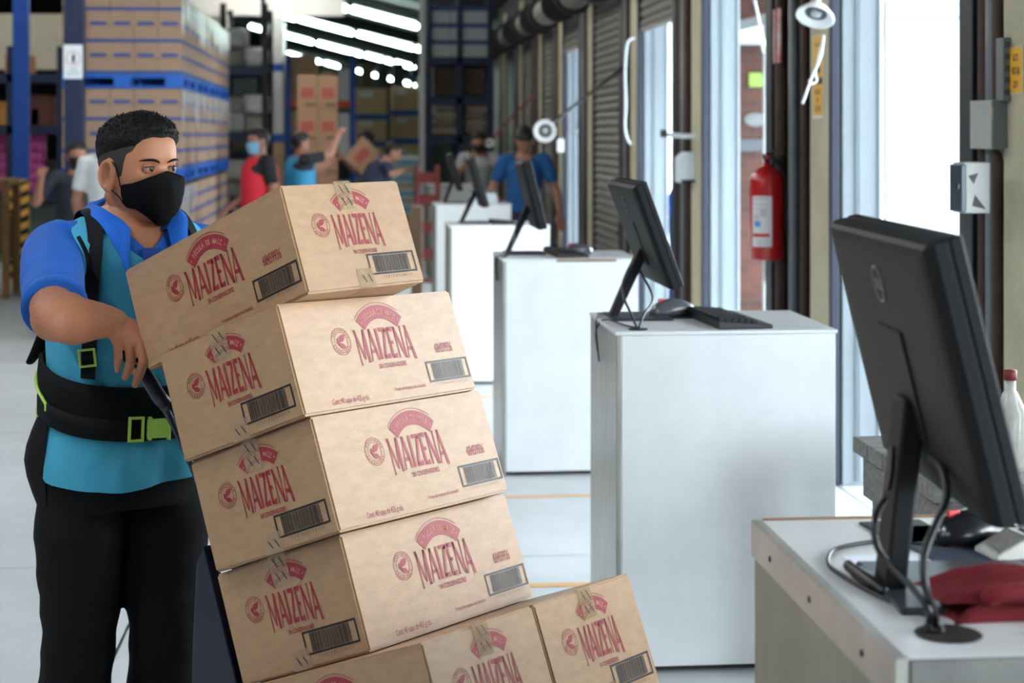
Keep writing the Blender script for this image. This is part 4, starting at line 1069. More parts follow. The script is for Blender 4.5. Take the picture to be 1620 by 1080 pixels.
# ------------------------------------------------------------------ rack of white bales right of the banded cartons
rk = rack('dark tall rack of white wrapped bales beside the banded carton block', wx(348, 23.2), wx(424, 23.2), 23.2, 24.6, 3.4, [0.75, 1.65, 2.55], M_beam, M_rackdark)
bal = [sack_mesh('bale', 0.36, 0.6, 0.27, mat('grey_white_bale', (206, 208, 206), 0.5, 0, 0.45, 10), 5), sack_mesh('bale', 0.33, 0.6, 0.24, mat('dim_bale', (160, 158, 152), 0.5, 0, 0.5, 10), 9)]
shelfn = ['floor', 'low shelf', 'middle shelf', 'top shelf']
bx = wx(352, 23.2); bwid = wx(420, 23.2) - bx
for li, zb in enumerate((0, 0.75, 1.65, 2.55)):
    for r_ in range(2 if li else 2):
        for c in range(2):
            if li == 3 and r_ == 1 and c == 1: continue
            o = mobj('bale', bal[(r_ + c + li) % 2]); o.location = (bx + bwid * (.24 + .5 * c), 23.7, zb + .26 * r_)
            o.rotation_euler = (0, 0, .1 * random.uniform(-1, 1))
            tag(o, 'white wrapped bale, %s %s on the %s of the tall dark rack' % (['lower', 'upper'][r_], ['left', 'right'][c], shelfn[li]), 'bale', 'white bales on the tall rack')
pc = at(436, 236, 24.6)
struct(MB().bb(wx(413, 24.5), wx(420, 24.5), 24.4, 24.5, 0, 4.6).build('pillar', M_rackdark))
for k, (pxa, pxb, top, bot, lab, mm) in enumerate(((420, 432, 30, 215, 'tall slim tan board wrapped next to the white roll', M_cardpale), (430, 447, 105, 205, 'white wrapped roll standing on the blue shelf', M_wrap), (420, 447, 30, 112, 'tan and white wrapped pack on top of the white roll', M_cardpale))):
    if k == 2: continue
b = MB(); b.bb(0, wx(448, 25) - wx(421, 25), 0, 1.0, 0, .06)
sh_ = thing('wrapped_pallet_stack', 'tall cream and white wrapped stack on blue pallets behind the man in red', 'pallet load', (wx(421, 25), 25, 0))
wv = wx(448, 25) - wx(421, 25)
MB().bb(0, wv, 0, 1, .0, .12).build('pallet_board', M_pallet, sh_)
MB().bb(.005, wv - .005, 0.01, .99, .12, 1.52).build('lower_load', M_cardpale, sh_, bevel=.01)
MB().bb(-.01, wv + .01, 0, 1, 1.52, 1.64).build('pallet_board', M_pallet, sh_)
MB().bb(.005, wv * .4, 0.01, .99, 1.64, 3.3).build('tan_load', M_cardpale, sh_, bevel=.01)
MB().bb(wv * .4, wv - .005, 0.01, .99, 1.64, 2.55).build('white_load', M_wrap, sh_, bevel=.01)
MB().bb(wv * .4, wv - .005, 0.01, .99, 2.55, 2.66).build('pallet_board', M_pallet, sh_)
MB().bb(wv * .4, wv - .005, 0.01, .99, 2.66, 3.35).build('white_load', M_wrap, sh_, bevel=.01)
# ------------------------------------------------------------------ centre: cartons with red squares
M_redsq = mat('faded_red_square', (170, 84, 74), 0.7)
def redbox(w, d, h):
    m = MB(); m.mi(0).bb(.002, w - .002, 0, d, .001, h - .002)
    m.mi(1); y = -0.0008
    for q in ([(.18, .30, .82, .62)], ): 
        for (a, b_, c, e) in q: m.add([(w * a, y, h * b_), (w * c, y, h * b_), (w * c, y, h * e), (w * a, y, h * e)], [(0, 1, 2, 3)])
    m.mi(2); m.add([(w * .4, y, h * .06), (w * .94, y, h * .06), (w * .94, y, h * .16), (w * .4, y, h * .16)], [(0, 1, 2, 3)])
    return m.mesh('board', [mat('mid_brown_cardboard', (172, 134, 104), .75, 0, .15, 5), M_redsq, mat('faded_black_print', (110, 90, 76), .7)])
rb = redbox(.235, .4, .388)
xr = wx(470, 20)
for r_ in range(6):
    for c in range(2):
        o = mobj('carton', rb); o.location = (xr + .238 * c, 20 + .01 * ((r_ + c) % 2), .388 * r_)
        tag(o, 'brown carton with a red square, %s from the floor, %s column of the tower' % (ordn[r_], ['left', 'right'][c]), 'box', 'red-square cartons in the central tower')
def block(name, label, cat, pxa, pxb, d, zb, zt, dep, mats, grp=None):
    o = MB().bb(0, wx(pxb, d) - wx(pxa, d), 0, dep, 0, zt - zb).build(name, mats, bevel=.012); o.location = (wx(pxa, d), cw(0, d).y, zb)
    return tag(o, label, cat, grp)
# rack with orange beams behind the tower, its blue upright, tan cartons and white packs
rack('blue rack with orange beams behind the red-square tower', wx(452, 29), wx(562, 29), 29, 30.1, 3.0, [2.2], M_rack, M_orange)
block('carton', 'large light tan carton high on the orange beam, left of the tower', 'box', 455, 500, 29.3, 2.205, 2.98, .8, M_cardpale)
block('carton', 'light tan carton below the orange beam, left of the tower', 'box', 457, 486, 29.3, 1.4, 2.05, .8, M_cardpale)
MB().bb(0, 0, 0, 0, 0, 0)
block('white_pack', 'white wrapped pack high on the orange beam beside the blue upright', 'pack', 536, 553, 29.3, 2.205, 2.75, .6, M_wrap)
block('white_pack', 'white wrapped pack under the orange beam beside the blue upright', 'pack', 536, 553, 29.3, 1.25, 2.0, .6, M_wrap)
block('white_pack', 'small white pack on the tan carton left of the tower top', 'pack', 508, 528, 29.6, 2.205, 2.72, .5, M_cardpale)
def tan_tower(pxa, pxb, d, zs, who):
    x0, x1 = wx(pxa, d), wx(pxb, d); y = cw(0, d).y
    for k, (za, zb) in enumerate(zs):
        pallet(x0, x1, y, y + .9, za, .12, 'blue pallet, %s from the floor, %s' % (ordn[k], who))
        t = thing('pallet_carton', 'big tan carton, %s from the floor, %s' % (ordn[k], who), 'box', (x0, y, za + .12), 0, 'big tan cartons at the hall end')
        MB().bb(.02, x1 - x0 - .02, .02, .88, 0, zb - za - .12).build('board', M_cardpale, t, bevel=.01)
        MB().bb(.12, (x1 - x0) * .55, .012, .02, (zb - za) * .55, (zb - za) * .72).build('label', M_white, t)
tan_tower(560, 613, 37, [(0, .72), (.72, 1.36), (1.36, 1.95), (1.95, 2.62)], 'tan tower right of the blue upright')
tan_tower(618, 663, 38, [(0, .72), (.72, 1.42), (1.42, 2.05), (2.05, 2.68)], 'tan tower next to the dark rack')
# bottle packs
bp = MB()
for i in range(3):
    bp.mi(0).lathe([(.001, 0), (.03, 0), (.03, .15), (.012, .2), (.012, .21), (.001, .211)], (.035 + .065 * i, .04, 0), 8)
    bp.mi(1).lathe([(.0305, .05), (.0306, .05), (.0306, .11), (.0305, .11)], (.035 + .065 * i, .04, 0), 8)
    bp.mi(2).lathe([(.001, .2), (.015, .2), (.015, .225), (.001, .226)], (.035 + .065 * i, .04, 0), 8)
bpm = bp.mesh('bottles', [M_white, mat('aqua_label', (112, 190, 214), .5), mat('green_cap', (52, 160, 116), .5)])
pallet(wx(606, 25), wx(668, 25), 24.9, 25.9, 0, .12, 'blue pallet under the white and green bottle packs')
tb = MB().bb(wx(606, 25), wx(668, 25), 24.92, 25.9, .12, .46).build('carton', M_cardpale, bevel=.01); tag(tb, 'tan carton layer under the white and green bottle packs', 'box')
for r_ in range(4):
    for c in range(3):
        o = mobj('bottle_pack', bpm); o.location = (wx(606, 25) + .195 * c, 24.95, .46 + .228 * r_)
        tag(o, 'pack of white bottles with green caps, %s layer, %s of three' % (ordn[r_], ['left', 'middle', 'right'][c]), 'bottles', 'green-capped bottle packs')
# dark blue rack right of the aisle, shrink-wrapped boxes and sacks
dr0, dr1 = wx(674, 24), wx(779, 24)
rack('dark blue tall pallet rack beyond the counters, white boxes on top and sacks below', dr0, dr1, cw(0, 24).y, cw(0, 24).y + 1.1, 3.55, [0.9, 1.62, 2.16, 2.72], M_rackdark, M_rackdark, 3)
ry = cw(0, 24).y
wbm = MB(); ww = (dr1 - dr0 - .1) / 3
wbm.mi(0).bb(.004, ww - .006, 0, .7, 0, .17); wbm.mi(1).bb(.004, ww - .006, -.001, .7, .17, .235)
wbm = wbm.mesh('board', [mat('grey_white_shrink', (176, 180, 182), .4, 0, .2, 6), mat('deep_blue_print', (36, 66, 116), .5)])
for r_ in range(3):
    for c in range(3):
        o = mobj('shrink_pack', wbm); o.location = (dr0 + .05 + ww * c, ry + .03, 2.725 + .236 * r_)
        tag(o, 'white pack with blue band, %s row, %s column on the dark blue rack' % (ordn[r_].replace('lowest', 'lowest'), ['left', 'middle', 'right'][c]), 'pack', 'blue-banded packs on the dark rack')
sk_ = [sack_mesh('sack', .42, .7, .13, mat('dull_cream_sack', (150, 140, 118), .8, 0, .35, 8), 3), sack_mesh('sack', .42, .7, .13, mat('grey_sack', (122, 118, 108), .8, 0, .4, 8), 8)]
for r_ in range(4):
    for c in range(2):
        o = mobj('sack', sk_[(r_ + c) % 2]); o.location = (dr0 + .27 + .46 * c, ry + .4, 1.622 + .105 * r_); o.rotation_euler = (0, 0, .08 * random.uniform(-1, 1))
        tag(o, 'dull sack, %s in the %s pile on the dark blue rack' % (ordn[r_], ['left', 'right'][c]), 'sack', 'sacks on the dark blue rack')
for k, (z, h) in enumerate(((2.17, .4),)):
    b = MB().bb(0, dr1 - dr0 - .2, 0, .7, 0, h).build('dark_crate', mat('dark_crate_wood', (62, 54, 48), .8, 0, .3, 5), bevel=.01); b.location = (dr0 + .1, ry + .08, z); tag(b, 'dark long crate on the dark blue rack above the sacks', 'crate')
struct(MB().bb(wx(663, 24), wx(671, 24), ry - .1, ry, 0, 4.4).build('pillar', mat('pale_column', (190, 190, 190), .6)))
# more dim stock that closes the hall behind: tall dark racks
for k, (pxa, pxb, d) in enumerate(((560, 655, 46), (150, 420, 40))):
    x0, x1 = wx(pxa, d), wx(pxb, d); y = cw(0, d).y
    rack('tall dim rack far down the hall, %s' % ['right of the light rows', 'behind the white bales'][k], x0, x1, y, y + 1.2, 3.7, [1.25, 2.5], M_rackdark, M_rackdark, 3)
    for i in range(3):
        for li, z in enumerate((0, 1.25, 2.5)):
            w = (x1 - x0 - .4) / 3
            o = MB().bb(0, w - .1, 0, 1, 0, 1.05).build('stock_load', mat('dim_stock_%d' % ((i + li) % 3), [(92, 74, 60), (70, 70, 74), (110, 92, 72)][(i + li) % 3], .8, 0, .3, 3), bevel=.02); o.location = (x0 + .2 + i * (w + .02), y + .1, z + .001)
            tag(o, 'dim wrapped load, %s bay, %s level of the far rack %s' % (['left', 'middle', 'right'][i], ['floor', 'middle', 'upper'][li], ['right of the light rows', 'behind the white bales'][k]), 'load', 'dim loads on the far racks')
# maroon trolley by the counters
mt = thing('trolley', 'maroon tubular trolley leaning beside the farthest counter', 'trolley', cw((677 - CXP) / FPX * 19, 19))
mt.rotation_euler = (0, 0, 0)
for dx in (-.12, .12): MB().tube(smooth_path([(dx, .3, 1.22), (dx, .25, 1.2), (dx, 0, .12)], 4), .03, 8, ends=True).build('rail', mat('maroon_paint', (120, 44, 44), .5), mt, smooth=True)
for z in (.3, .6, .9, 1.15): MB().box((0, .24 * (z - .12) , z), (.24, .03, .12)).build('cross_bar', MATS['maroon_paint'], mt)
MB().bb(-.16, .16, -.12, .06, 0.001, .03).build('toe_plate', MATS['maroon_paint'], mt)
# chair-like tan seat and carton end near the second counter row
block('carton', 'worn tan carton on the floor beside the pale third counter', 'box', 652, 668, 16.8, 0, .93, .4, M_cardfar)
# ------------------------------------------------------------------ rows of fluorescent battens under the roof
lampn = 0
for row, (yl, pxs) in enumerate(((31, [(378, 455), (459, 550), (556, 660)]), (38, [(350, 405), (413, 468), (474, 558), (566, 654), (658, 668)]), (47, [(396, 440), (445, 495), (503, 572), (578, 620), (624, 655)]), (60, [(455, 508), (514, 536), (560, 610), (614, 656)]))):
    for i, (a, b) in enumerate(pxs):
        d = yl
        xa, xb = wx(a, d), wx(b, d); y = cw(0, d).y
        za, zb_ = roof_z(xa) - .30, roof_z(xb) - .30
        t = thing('batten_light', 'lit fluorescent batten, %s from the left in the %s row under the roof' % (ordn[i].replace('lowest', 'first'), ['nearest', 'second', 'third', 'farthest'][row]), 'ceiling light', (xa, y, za), 0, 'fluorescent battens under the roof')
        P, Q = Vector((.03, 0, 0)), Vector((xb - xa - .03, 0, zb_ - za))
        MB().tube([P, Q], .055, 8, ends=True).build('tube', M_lamp, t, smooth=True)
        MB().tube([P + Vector((0, .03, .08)), Q + Vector((0, .03, .08))], .05, 4).build('housing', M_whitepaint, t)
        for p in (P.lerp(Q, .2), P.lerp(Q, .8)): MB().tube([p + Vector((0, .03, .1)), p + Vector((0, .03, .29))], .008, 6).build('hanger', M_beam, t)
# battens added over the aisle, outside the view, to give the hall fill
for k, (x, y) in enumerate(((-2.6, -1.5), (-2.6, 3.0), (-5.5, 1.0), (-5.5, 6.5), (-2.8, 9.0), (-5.5, 12.0), (-0.9, 12.5), (-6.5, 17), (-1.0, 18.5), (-5.0, 20.5), (-1.2, 25))):
    t = thing('batten_light', 'added fill batten above the aisle, outside the frame, number %s from the camera end' % ordn[k].replace('lowest', 'first'), 'ceiling light', (x, y, roof_z(x) - .32), radians(90), 'added fill battens above the aisle')
    MB().tube([(-.75, 0, 0), (.75, 0, 0)], .05, 8, ends=True).build('tube', mat('fill_tube_near', (240, 248, 255), .4, emit=95.0) if y < 8 else mat('fill_tube_far', (246, 246, 240), .4, emit=75.0), t, smooth=True)
    MB().tube([(-.78, 0, .09), (.78, 0, .09)], .07, 4).build('housing', M_whitepaint, t)
    MB().tube([(0, 0, .1), (0, 0, .31)], .008, 6).build('hanger', M_beam, t)
# ------------------------------------------------------------------ people
M_skin = mat('tan_skin', (182, 122, 90), 0.5, 0, 0.10, 30, 0.03, 260, sss=0.12, spec=0.4)
M_skinfar = mat('tan_skin_far', (160, 112, 90), 0.6)
M_hair = mat('black_hair', (10, 9, 9), 0.6, 0, 0.35, 90, 0.5, 220, spec=0.2)
M_mask = mat('black_mask_cloth', (6, 6, 8), 0.85, 0, 0.2, 200, 0.05, 300, spec=0.15)

def interp(tab, z):
    if z <= tab[0][0]: return tab[0][1:]
    for a, b in zip(tab, tab[1:]):
        if z <= b[0]:
            t = (z - a[0]) / (b[0] - a[0]); t = t * t * (3 - 2 * t) * .5 + t * .5
            return [p + (q - p) * t for p, q in zip(a[1:], b[1:])]
    return tab[-1][1:]
HEADTAB = [  # z, front, back, half width   (origin at eye level, forward is -y)
    (-.116, .058, -.012, .022), (-.108, .074, .012, .036), (-.095, .082, .034, .047), (-.075, .086, .058, .057), (-.05, .088, .075, .064), (-.025, .090, .088, .069),
    (0.0, .089, .096, .0725), (.02, .0935, .100, .0745), (.04, .095, .102, .0755), (.06, .091, .100, .0745), (.08, .081, .090, .068), (.095, .067, .075, .057), (.108, .046, .052, .040), (.116, .022, .026, .018)]
def gauss(a, s): return math.exp(-(a / s) ** 2)
def head_pt(phi, z, off=0.0, features=True):
    f, b, w = interp(HEADTAB, z)
    c, s = cos(phi), sin(phi)
    d = f if c > 0 else b
    e = 2.25
    r = (abs(c / d) ** e + abs(s / w) ** e) ** (-1 / e)
    x, y = r * s, -r * c
    if features and c > 0:
        # brow, eye sockets, nose, cheeks
        y -= .0045 * gauss(z - .021, .009) * gauss(abs(x) - .03, .022)
        y += .0115 * gauss(z - .001, .0115) * gauss(abs(x) - .031, .0165)
        y += .004 * gauss(z - .002, .016) * gauss(x, .010)
        nz = max(0.0, min(1.0, (.012 - z) / .05))
        if -.052 < z < .02: y -= .0235 * (nz ** 1.1) * gauss(x, .0105 + .006 * nz) * (1 if z > -.040 else max(0, 1 - (-.040 - z) / .012))
        y -= .004 * gauss(z + .03, .018) * gauss(abs(x) - .043, .018)
    k = 1 + off / max(r, .02)
    return Vector((x * k, y * k if not off else y - off * c, z))
def head_mesh(mb, M):
    rs = []; n = 64
    zs = [-.116 + .232 * (0.5 - 0.5 * cos(pi * k / 46)) for k in range(47)]
    for z in zs:
        rs.append([M @ head_pt(2 * pi * j / n, z) for j in range(n)])
    mb.rings(rs)
def ear(mb, M, side):
    # auricle: dished disc with a rolled rim and lobe
    E = Matrix.Translation((side * .0735, .012, -.008)) @ Matrix.Rotation(-side * radians(20), 4, 'Z') @ Matrix.Rotation(radians(8), 4, 'X')
    rs = []
    n = 18
    def outline(a, k):
        ry = .019 * (1 + .12 * cos(a - .6)); rz = .033
        return (ry * k * cos(a), rz * k * sin(a) * (1.0 if sin(a) > 0 else .98) + (0 if sin(a) > 0 else -.001))
    for k, x in ((.55, -.004), (1.0, .003), (1.05, .010), (.96, .016), (.80, .014), (.66, .005), (.3, .001), (.1, .0005)):
        rs.append([M @ (E @ Vector((side * x, outline(2 * pi * j / n, k)[0], outline(2 * pi * j / n, k)[1]))) for j in range(n)])
    mb.rings(rs)
    mb.tube([M @ (E @ Vector((side * .006, -.012, .006))), M @ (E @ Vector((side * .010, -.013, -.004))), M @ (E @ Vector((side * .006, -.012, -.014)))], .0055, 8, ends=True)
    mb.tube([M @ (E @ Vector((side * .004, -.007, -.026))), M @ (E @ Vector((side * .006, -.004, -.033)))], .0085, 8, ends=True)
def hair_mesh(mb, M, line, off, n=72, rows=26, zlow=-.06, bumps=0.0025, seed=1):
    """closed cap of hair above a hairline given as height per direction"""
    rg = random.Random(seed)
    inner, outer = [], []
    for i in range(rows + 1):
        ri, ro = [], []
        for j in range(n):
            phi = 2 * pi * j / n - pi
            zl = line(phi); t = i / rows
            z = zl + (.1155 - zl) * (1 - (1 - t) ** 1.5)
            o = off(phi, z) * min(1, (i + .15) / 3.0)
            p = head_pt(phi, z, 0, False); nrm = Vector((p.x, p.y, max(0, z - .02) * 1.6)).normalized()
            b = bumps * rg.uniform(-1, 1) * (1 if z > .05 else .35) if i > 1 else 0
            ri.append(M @ (p - nrm * .003)); ro.append(M @ (p + nrm * (o + b)))
        inner.append(ri); outer.append(ro)
    top = outer[-1]
    mb.rings(list(reversed(inner)) + outer, True, True)
    # inner starts at crown, goes down to the hairline, then outside back up
def torso_tube(mb, secs, n=36, e=2.3, cap=True):
    rs = []
    for (cx, cy, z, a, b) in secs:
        ring = []
        for j in range(n):
            t = 2 * pi * j / n; c, s = cos(t), sin(t)
            r = (abs(s / a) ** e + abs(c / b) ** e) ** (-1 / e)
            ring.append((cx + r * s, cy - r * c, z))
        rs.append(ring)
    mb.rings(rs, cap, cap)

# ---------------- the worker in front
def man():
    DM = 3.93
    P0 = cw((196 - CXP) / FPX * DM, DM)
    BY = radians(33)                      # body turned from the camera towards the doors
    rz = BY - YAW
    root = thing('person', 'man in black face mask and blue shirt pulling the loaded hand truck', 'person', P0, rz)
    Rw = Matrix.Rotation(-rz, 3, 'Z')
    def L(px, py, d): return Rw @ (at(px, py, d) - P0)
    hc = L(219, 269, 3.91)              # between the eyes' level, middle of the head
    HM = Matrix.Translation(hc) @ Matrix.Rotation(radians(50) - BY, 4, 'Z') @ Matrix.Rotation(radians(-3), 4, 'X') @ Matrix.Diagonal((1.0, 1.0, 1.02, 1))
    nb = Vector((hc.x * .9, hc.y + .03, 1.40))
    SH_R = Vector((-.154, .0, 1.376)); SH_L = Vector((.172, .0, 1.376))
    EL = L(86, 500, 3.50); WR = L(180, 510, 3.60)
    tors = [  # cx, cy, z, half width, half depth
        (0, .0, .80, .165, .125), (0, .0, .90, .172, .132), (0, -.002, 1.00, .165, .128), (.004, -.006, 1.10, .163, .122), (.008, -.01, 1.20, .172, .120),
        (.012, -.014, 1.30, .182, .116), (.014, -.014, 1.35, .186, .112), (.015, -.010, 1.395, .174, .100), (.016, -.004, 1.430, .138, .088), (.017, 0.0, 1.458, .088, .074), (.017, .002, 1.474, .066, .062)]
    body = MB()
    head_mesh(body, HM); ear(body, HM, 1); ear(body, HM, -1)
    body.tube([hc + Vector((0, .022, -.06)), Vector((hc.x * .8 + .004, .022, 1.46)), Vector((.014, .012, 1.38))], [.056, .060, .075], 24, ends=True)
    # sternomastoid bands at the neck
    for s in (-1, 1): body.tube([HM @ Vector((s * .055, .035, -.055)), Vector((.02 + s * .02, -.05, 1.42))], [.014, .012], 10, ends=True)
    torso_tube(body, [(0, .0, .82, .13, .095), (0, .0, .92, .150, .112)] + tors[2:])
    # arms
    def limb(pts, rad): body.tube(smooth_path(pts, 4), sum([[rad[i] + (rad[min(i + 1, len(rad) - 1)] - rad[i]) * k / 4 for k in range(4)] for i in range(len(rad) - 1)], []) + [rad[-1]], 18, ends=True)
    limb([SH_R, (SH_R + EL) / 2 + Vector((-.01, 0, .005)), EL], [.060, .054, .047])
    mid = EL.lerp(WR, .35) + Vector((0, 0, -.004))
    limb([EL + (EL - SH_R).normalized() * .01, EL.lerp(WR, .18), mid, EL.lerp(WR, .7), WR], [.049, .054, .052, .040, .031])
    EL2 = Vector((.26, -.05, 1.17)); WR2 = L(470, 590, 3.80)
    WR2 = Vector((.30, -.20, 1.06))
    limb([SH_L, (SH_L + EL2) / 2, EL2], [.060, .054, .047]); limb([EL2, EL2.lerp(WR2, .4), WR2], [.048, .047, .031])
    # right hand closing over the handle
    def hand(wr, mcp, pips, tips, thumb, wpalm=.014):
        c = (mcp[0] + mcp[1] + mcp[2] + mcp[3]) / 4
        for i in range(4):
            body.tube([wr.lerp(c, .05) + (mcp[i] - c) * .28, wr.lerp(mcp[i], .55), mcp[i]], [.019, .0165, .0125], 12, ends=True)
        for i in range(3): body.tube([wr.lerp((mcp[i] + mcp[i + 1]) / 2, .3), (mcp[i] + mcp[i + 1]) / 2], [.018, .0115], 10, ends=True)
        for i in range(4):
            r = (.0100, .0106, .0102, .0092)[i]
            dip = pips[i].lerp(tips[i], .55)
            body.tube([mcp[i], mcp[i].lerp(pips[i], .5), pips[i], dip, tips[i]], [r * 1.12, r, r * 1.06, r * .94, r * .78], 12, ends=True)
        body.tube([wr.lerp(thumb[0], .4), thumb[0], thumb[1], thumb[2]], [.019, .0155, .012, .0095], 12, ends=True)
    mcp = [L(238, 532, 3.60), L(222, 543, 3.575), L(204, 545, 3.57), L(186, 541, 3.58)]
    pip = [L(252, 556, 3.605), L(228, 572, 3.56), L(207, 572, 3.555), L(187, 565, 3.565)]
    tip = [L(263, 584, 3.62), L(214, 608, 3.585), L(198, 597, 3.585), L(186, 585, 3.59)]
    hand(WR, mcp, pip, tip, [L(222, 520, 3.635), L(240, 545, 3.66), L(243, 573, 3.665)])
    # left hand on the far handle
    def simple_hand(wr, fwd, down):
        fwd = fwd.normalized(); sd = fwd.cross(down).normalized()
        m_ = [wr + fwd * .085 + sd * (.03 - .02 * i) for i in range(4)]
        hand(wr, m_, [p + fwd * .025 + down * .025 for p in m_], [p + fwd * .005 + down * .06 for p in m_], [wr + fwd * .03 + sd * .04 + down * .01, wr + fwd * .055 + sd * .05 + down * .03, wr + fwd * .07 + sd * .04 + down * .05])
    simple_hand(WR2, Vector((.6, -.8, -.3)), Vector((0, 0, -1)))
    # pelvis and legs
    HR, HL = Vector((-.095, 0, .86)), Vector((.095, 0, .86))
    KR, KL = L(125, 1020, 3.87), L(262, 1020, 3.93); KR.z = .49; KL.z = .49
    AR, AL = L(108, 1300, 3.89), L(258, 1300, 3.99); AR.z = .10; AL.z = .10
    for h, k, a in ((HR, KR, AR), (HL, KL, AL)):
        limb([h, h.lerp(k, .5), k, k.lerp(a, .35) + Vector((0, .01, 0)), a], [.088, .072, .056, .055, .038])
        body.tube([a + Vector((0, .03, -.05)), a + Vector((-.0, -.12, -.07))], [.035, .03], 10, ends=True)
    remeshed('body', body, .0029, M_skin, root, smooth=3, factor=.5)
    # face
    face = root
    for s in (-1, 1):
        e_c = HM @ Vector((s * .0315, -.0752, .0005))
        eb = MB(); q = HM.to_3x3().to_4x4()
        def sph(c, r, a0, a1, m_, b0=-80, b1=80, stretch=1.25):
            rs = []
            for i in range(9):
                el = radians(a0 + (a1 - a0) * i / 8)
                rs.append([c + (HM.to_3x3() @ Vector((stretch * r * cos(el) * sin(radians(b0 + (b1 - b0) * j / 14)), -r * cos(el) * cos(radians(b0 + (b1 - b0) * j / 14)), r * sin(el)))) for j in range(15)])
            m_.rings(rs, False, False, closed=False)
        eb = MB(); sph(e_c, .0112, -60, 60, eb)
        eo = eb.build('eye', mat('eye_white', (140, 122, 112), .25), root, smooth=True)
        look = Vector((.22, -1, -.02)).normalized()
        for nm, r0, off, mm in (('iris', .0070, .0010, mat('dark_iris', (40, 24, 18), .2)), ('pupil', .0032, .0014, mat('black_pupil', (8, 8, 10), .1))):
            ib = MB(); R3 = HM.to_3x3()
            zq = Vector((0, 0, 1)).rotation_difference(R3 @ look).to_matrix().to_4x4()
            ib.lathe([(.0005, .0114 + off), (r0 * .7, .0111 + off), (r0, .0102 + off)], e_c, 16, zq); ib.build(nm, mm, eo, smooth=True)
        lid = MB(); sph(e_c, .0125, 17, 75, lid); sph(e_c, .0122, -72, -15, lid)
        lid.build('eyelid', M_skin, root, smooth=True)
        ls = MB().tube([e_c + HM.to_3x3() @ Vector((1.25 * .0129 * sin(radians(b)) * cos(radians(17)), -.0129 * cos(radians(b)) * cos(radians(17)), .0126 * sin(radians(17)))) for b in range(-72, 73, 18)], .0011, 6)
        ls.build('lashes', M_hair, root, smooth=True)
        br = MB(); pts = []
        for k in range(9):
            x = s * (.013 + .040 * k / 8); z = .0135 + .006 * sin(pi * (k / 8) ** .8 * .72)
            p = head_pt(atan2(x, .088) * 1.0, z); pts.append(HM @ Vector((x, head_pt(math.asin(max(-1, min(1, x / .093))), z).y - .0008, z)))
        br.tube(pts, [.003, .0046, .0056, .006, .006, .0056, .0048, .0036, .002], 8, flat=.5, ends=True)
        br.build('eyebrow', M_hair, root, smooth=True)
    # hair: short on top, faded to the skin at the sides
    def hl(phi):
        a = abs(math.degrees(phi))
        tab = [(0, .068), (14, .070), (28, .066), (38, .056), (46, .040), (56, .034), (62, .012), (68, -.012), (78, -.018), (84, .018), (98, .026), (112, .012), (124, -.03), (140, -.062), (180, -.070)]
        return interp([(x, y) for x, y in tab], a)[0]
    def ho(phi, z):
        t = max(0, min(1, (z - .03) / .05)); f = max(0, cos(phi))
        return .0022 + .0095 * t + .006 * f * t
    def hl_top(phi):
        a = abs(math.degrees(phi))
        return max(hl(phi), interp([(0, .068), (46, .050), (60, .046), (84, .040), (120, .030), (150, .0), (180, -.012)], a)[0])
    hb = MB(); hair_mesh(hb, HM, hl_top, ho, n=150, rows=36, bumps=.0017)
    hair = hb.build('hair', M_hair, root, smooth=True)
    fb_ = MB(); hair_mesh(fb_, HM, hl, lambda phi, z: .0018, n=110, rows=30, bumps=.0004)
    fb_.build('faded_sides', mat('cropped_dark_hair', (52, 42, 38), .7, 0, .3, 160), hair, smooth=True)
    rg = random.Random(4); tf = MB()
    for k in range(900):   # short tufts on the top of the head
        phi = rg.uniform(-pi, pi); z = rg.uniform(.066, .1145)
        p = head_pt(phi, z, 0, False); nrm = Vector((p.x, p.y, (z - .01) * 1.7)).normalized()
        b = p + nrm * ho(phi, z) * .8; d = (nrm + Vector((rg.uniform(-.5, .5), -.75 + rg.uniform(-.4, .4), rg.uniform(0, .4)))).normalized()
        b2 = HM @ b; t2 = HM @ (b + d * rg.uniform(.006, .011))
        tf.tube([b2, b2.lerp(t2, .6), t2], [.0014, .0011, .0003], 4, cap=False)
    tf.build('hair_tufts', mat('black_hair_tips', (20, 19, 19), .5, spec=.3), root, smooth=True)
    # mask: cloth stretched from the nose bridge under the chin
    mk = MB(); rows_ = []
    MT = [(-.128, .066), (-.118, .086), (-.100, .103), (-.075, .1125), (-.05, .1175), (-.03, .1175), (-.012, .1075), (.0, .097)]
    for layer in (1, 0):
        rr = []
        for i in range(19):
            t = i / 18; ring = []
            for j in range(41):
                u = -1 + 2 * j / 40; au = abs(u)
                ztop = -.010 - .026 * au ** 1.2 + .004 * (1 - au) ** 6; zbot = -.126 + .052 * au ** 1.7
                z = zbot + (ztop - zbot) * t
                phi = u * radians(72)
                base = head_pt(phi, max(z, -.112), .0035, False)
                fr = interp(MT, z)[0]
                fx = base.x * (1.0 + .03 * sin(pi * t)); 
                k = (1 - au) ** .62 if au < 1 else 0
                fy = base.y * (1 - k) + (-fr) * k if True else base.y
                fy = min(fy, base.y) if au < .9 else base.y
                sm_ = .0012 * sin(9 * u + 7 * t) * (1 - au)
                p = Vector((fx, fy + sm_, z))
                if not layer: p = p * .965
                ring.append(HM @ p)
            rr.append(ring)
        rows_.append(rr)
    o_, i_ = rows_
    mk.rings(o_, False, False, closed=False); mk.rings(i_, False, False, closed=False)
    mk.build('face_mask', M_mask, root, smooth=True)
    mo = [c for c in root.children if c.name.startswith('face_mask')][0]
    # hem line of the mask and its ear loops
    MB().tube([o_[-1][j] for j in range(41)], .0011, 6).build('hem', M_mask, mo, smooth=True)
    MB().tube([o_[0][j] for j in range(41)], .0011, 6).build('hem', M_mask, mo, smooth=True)
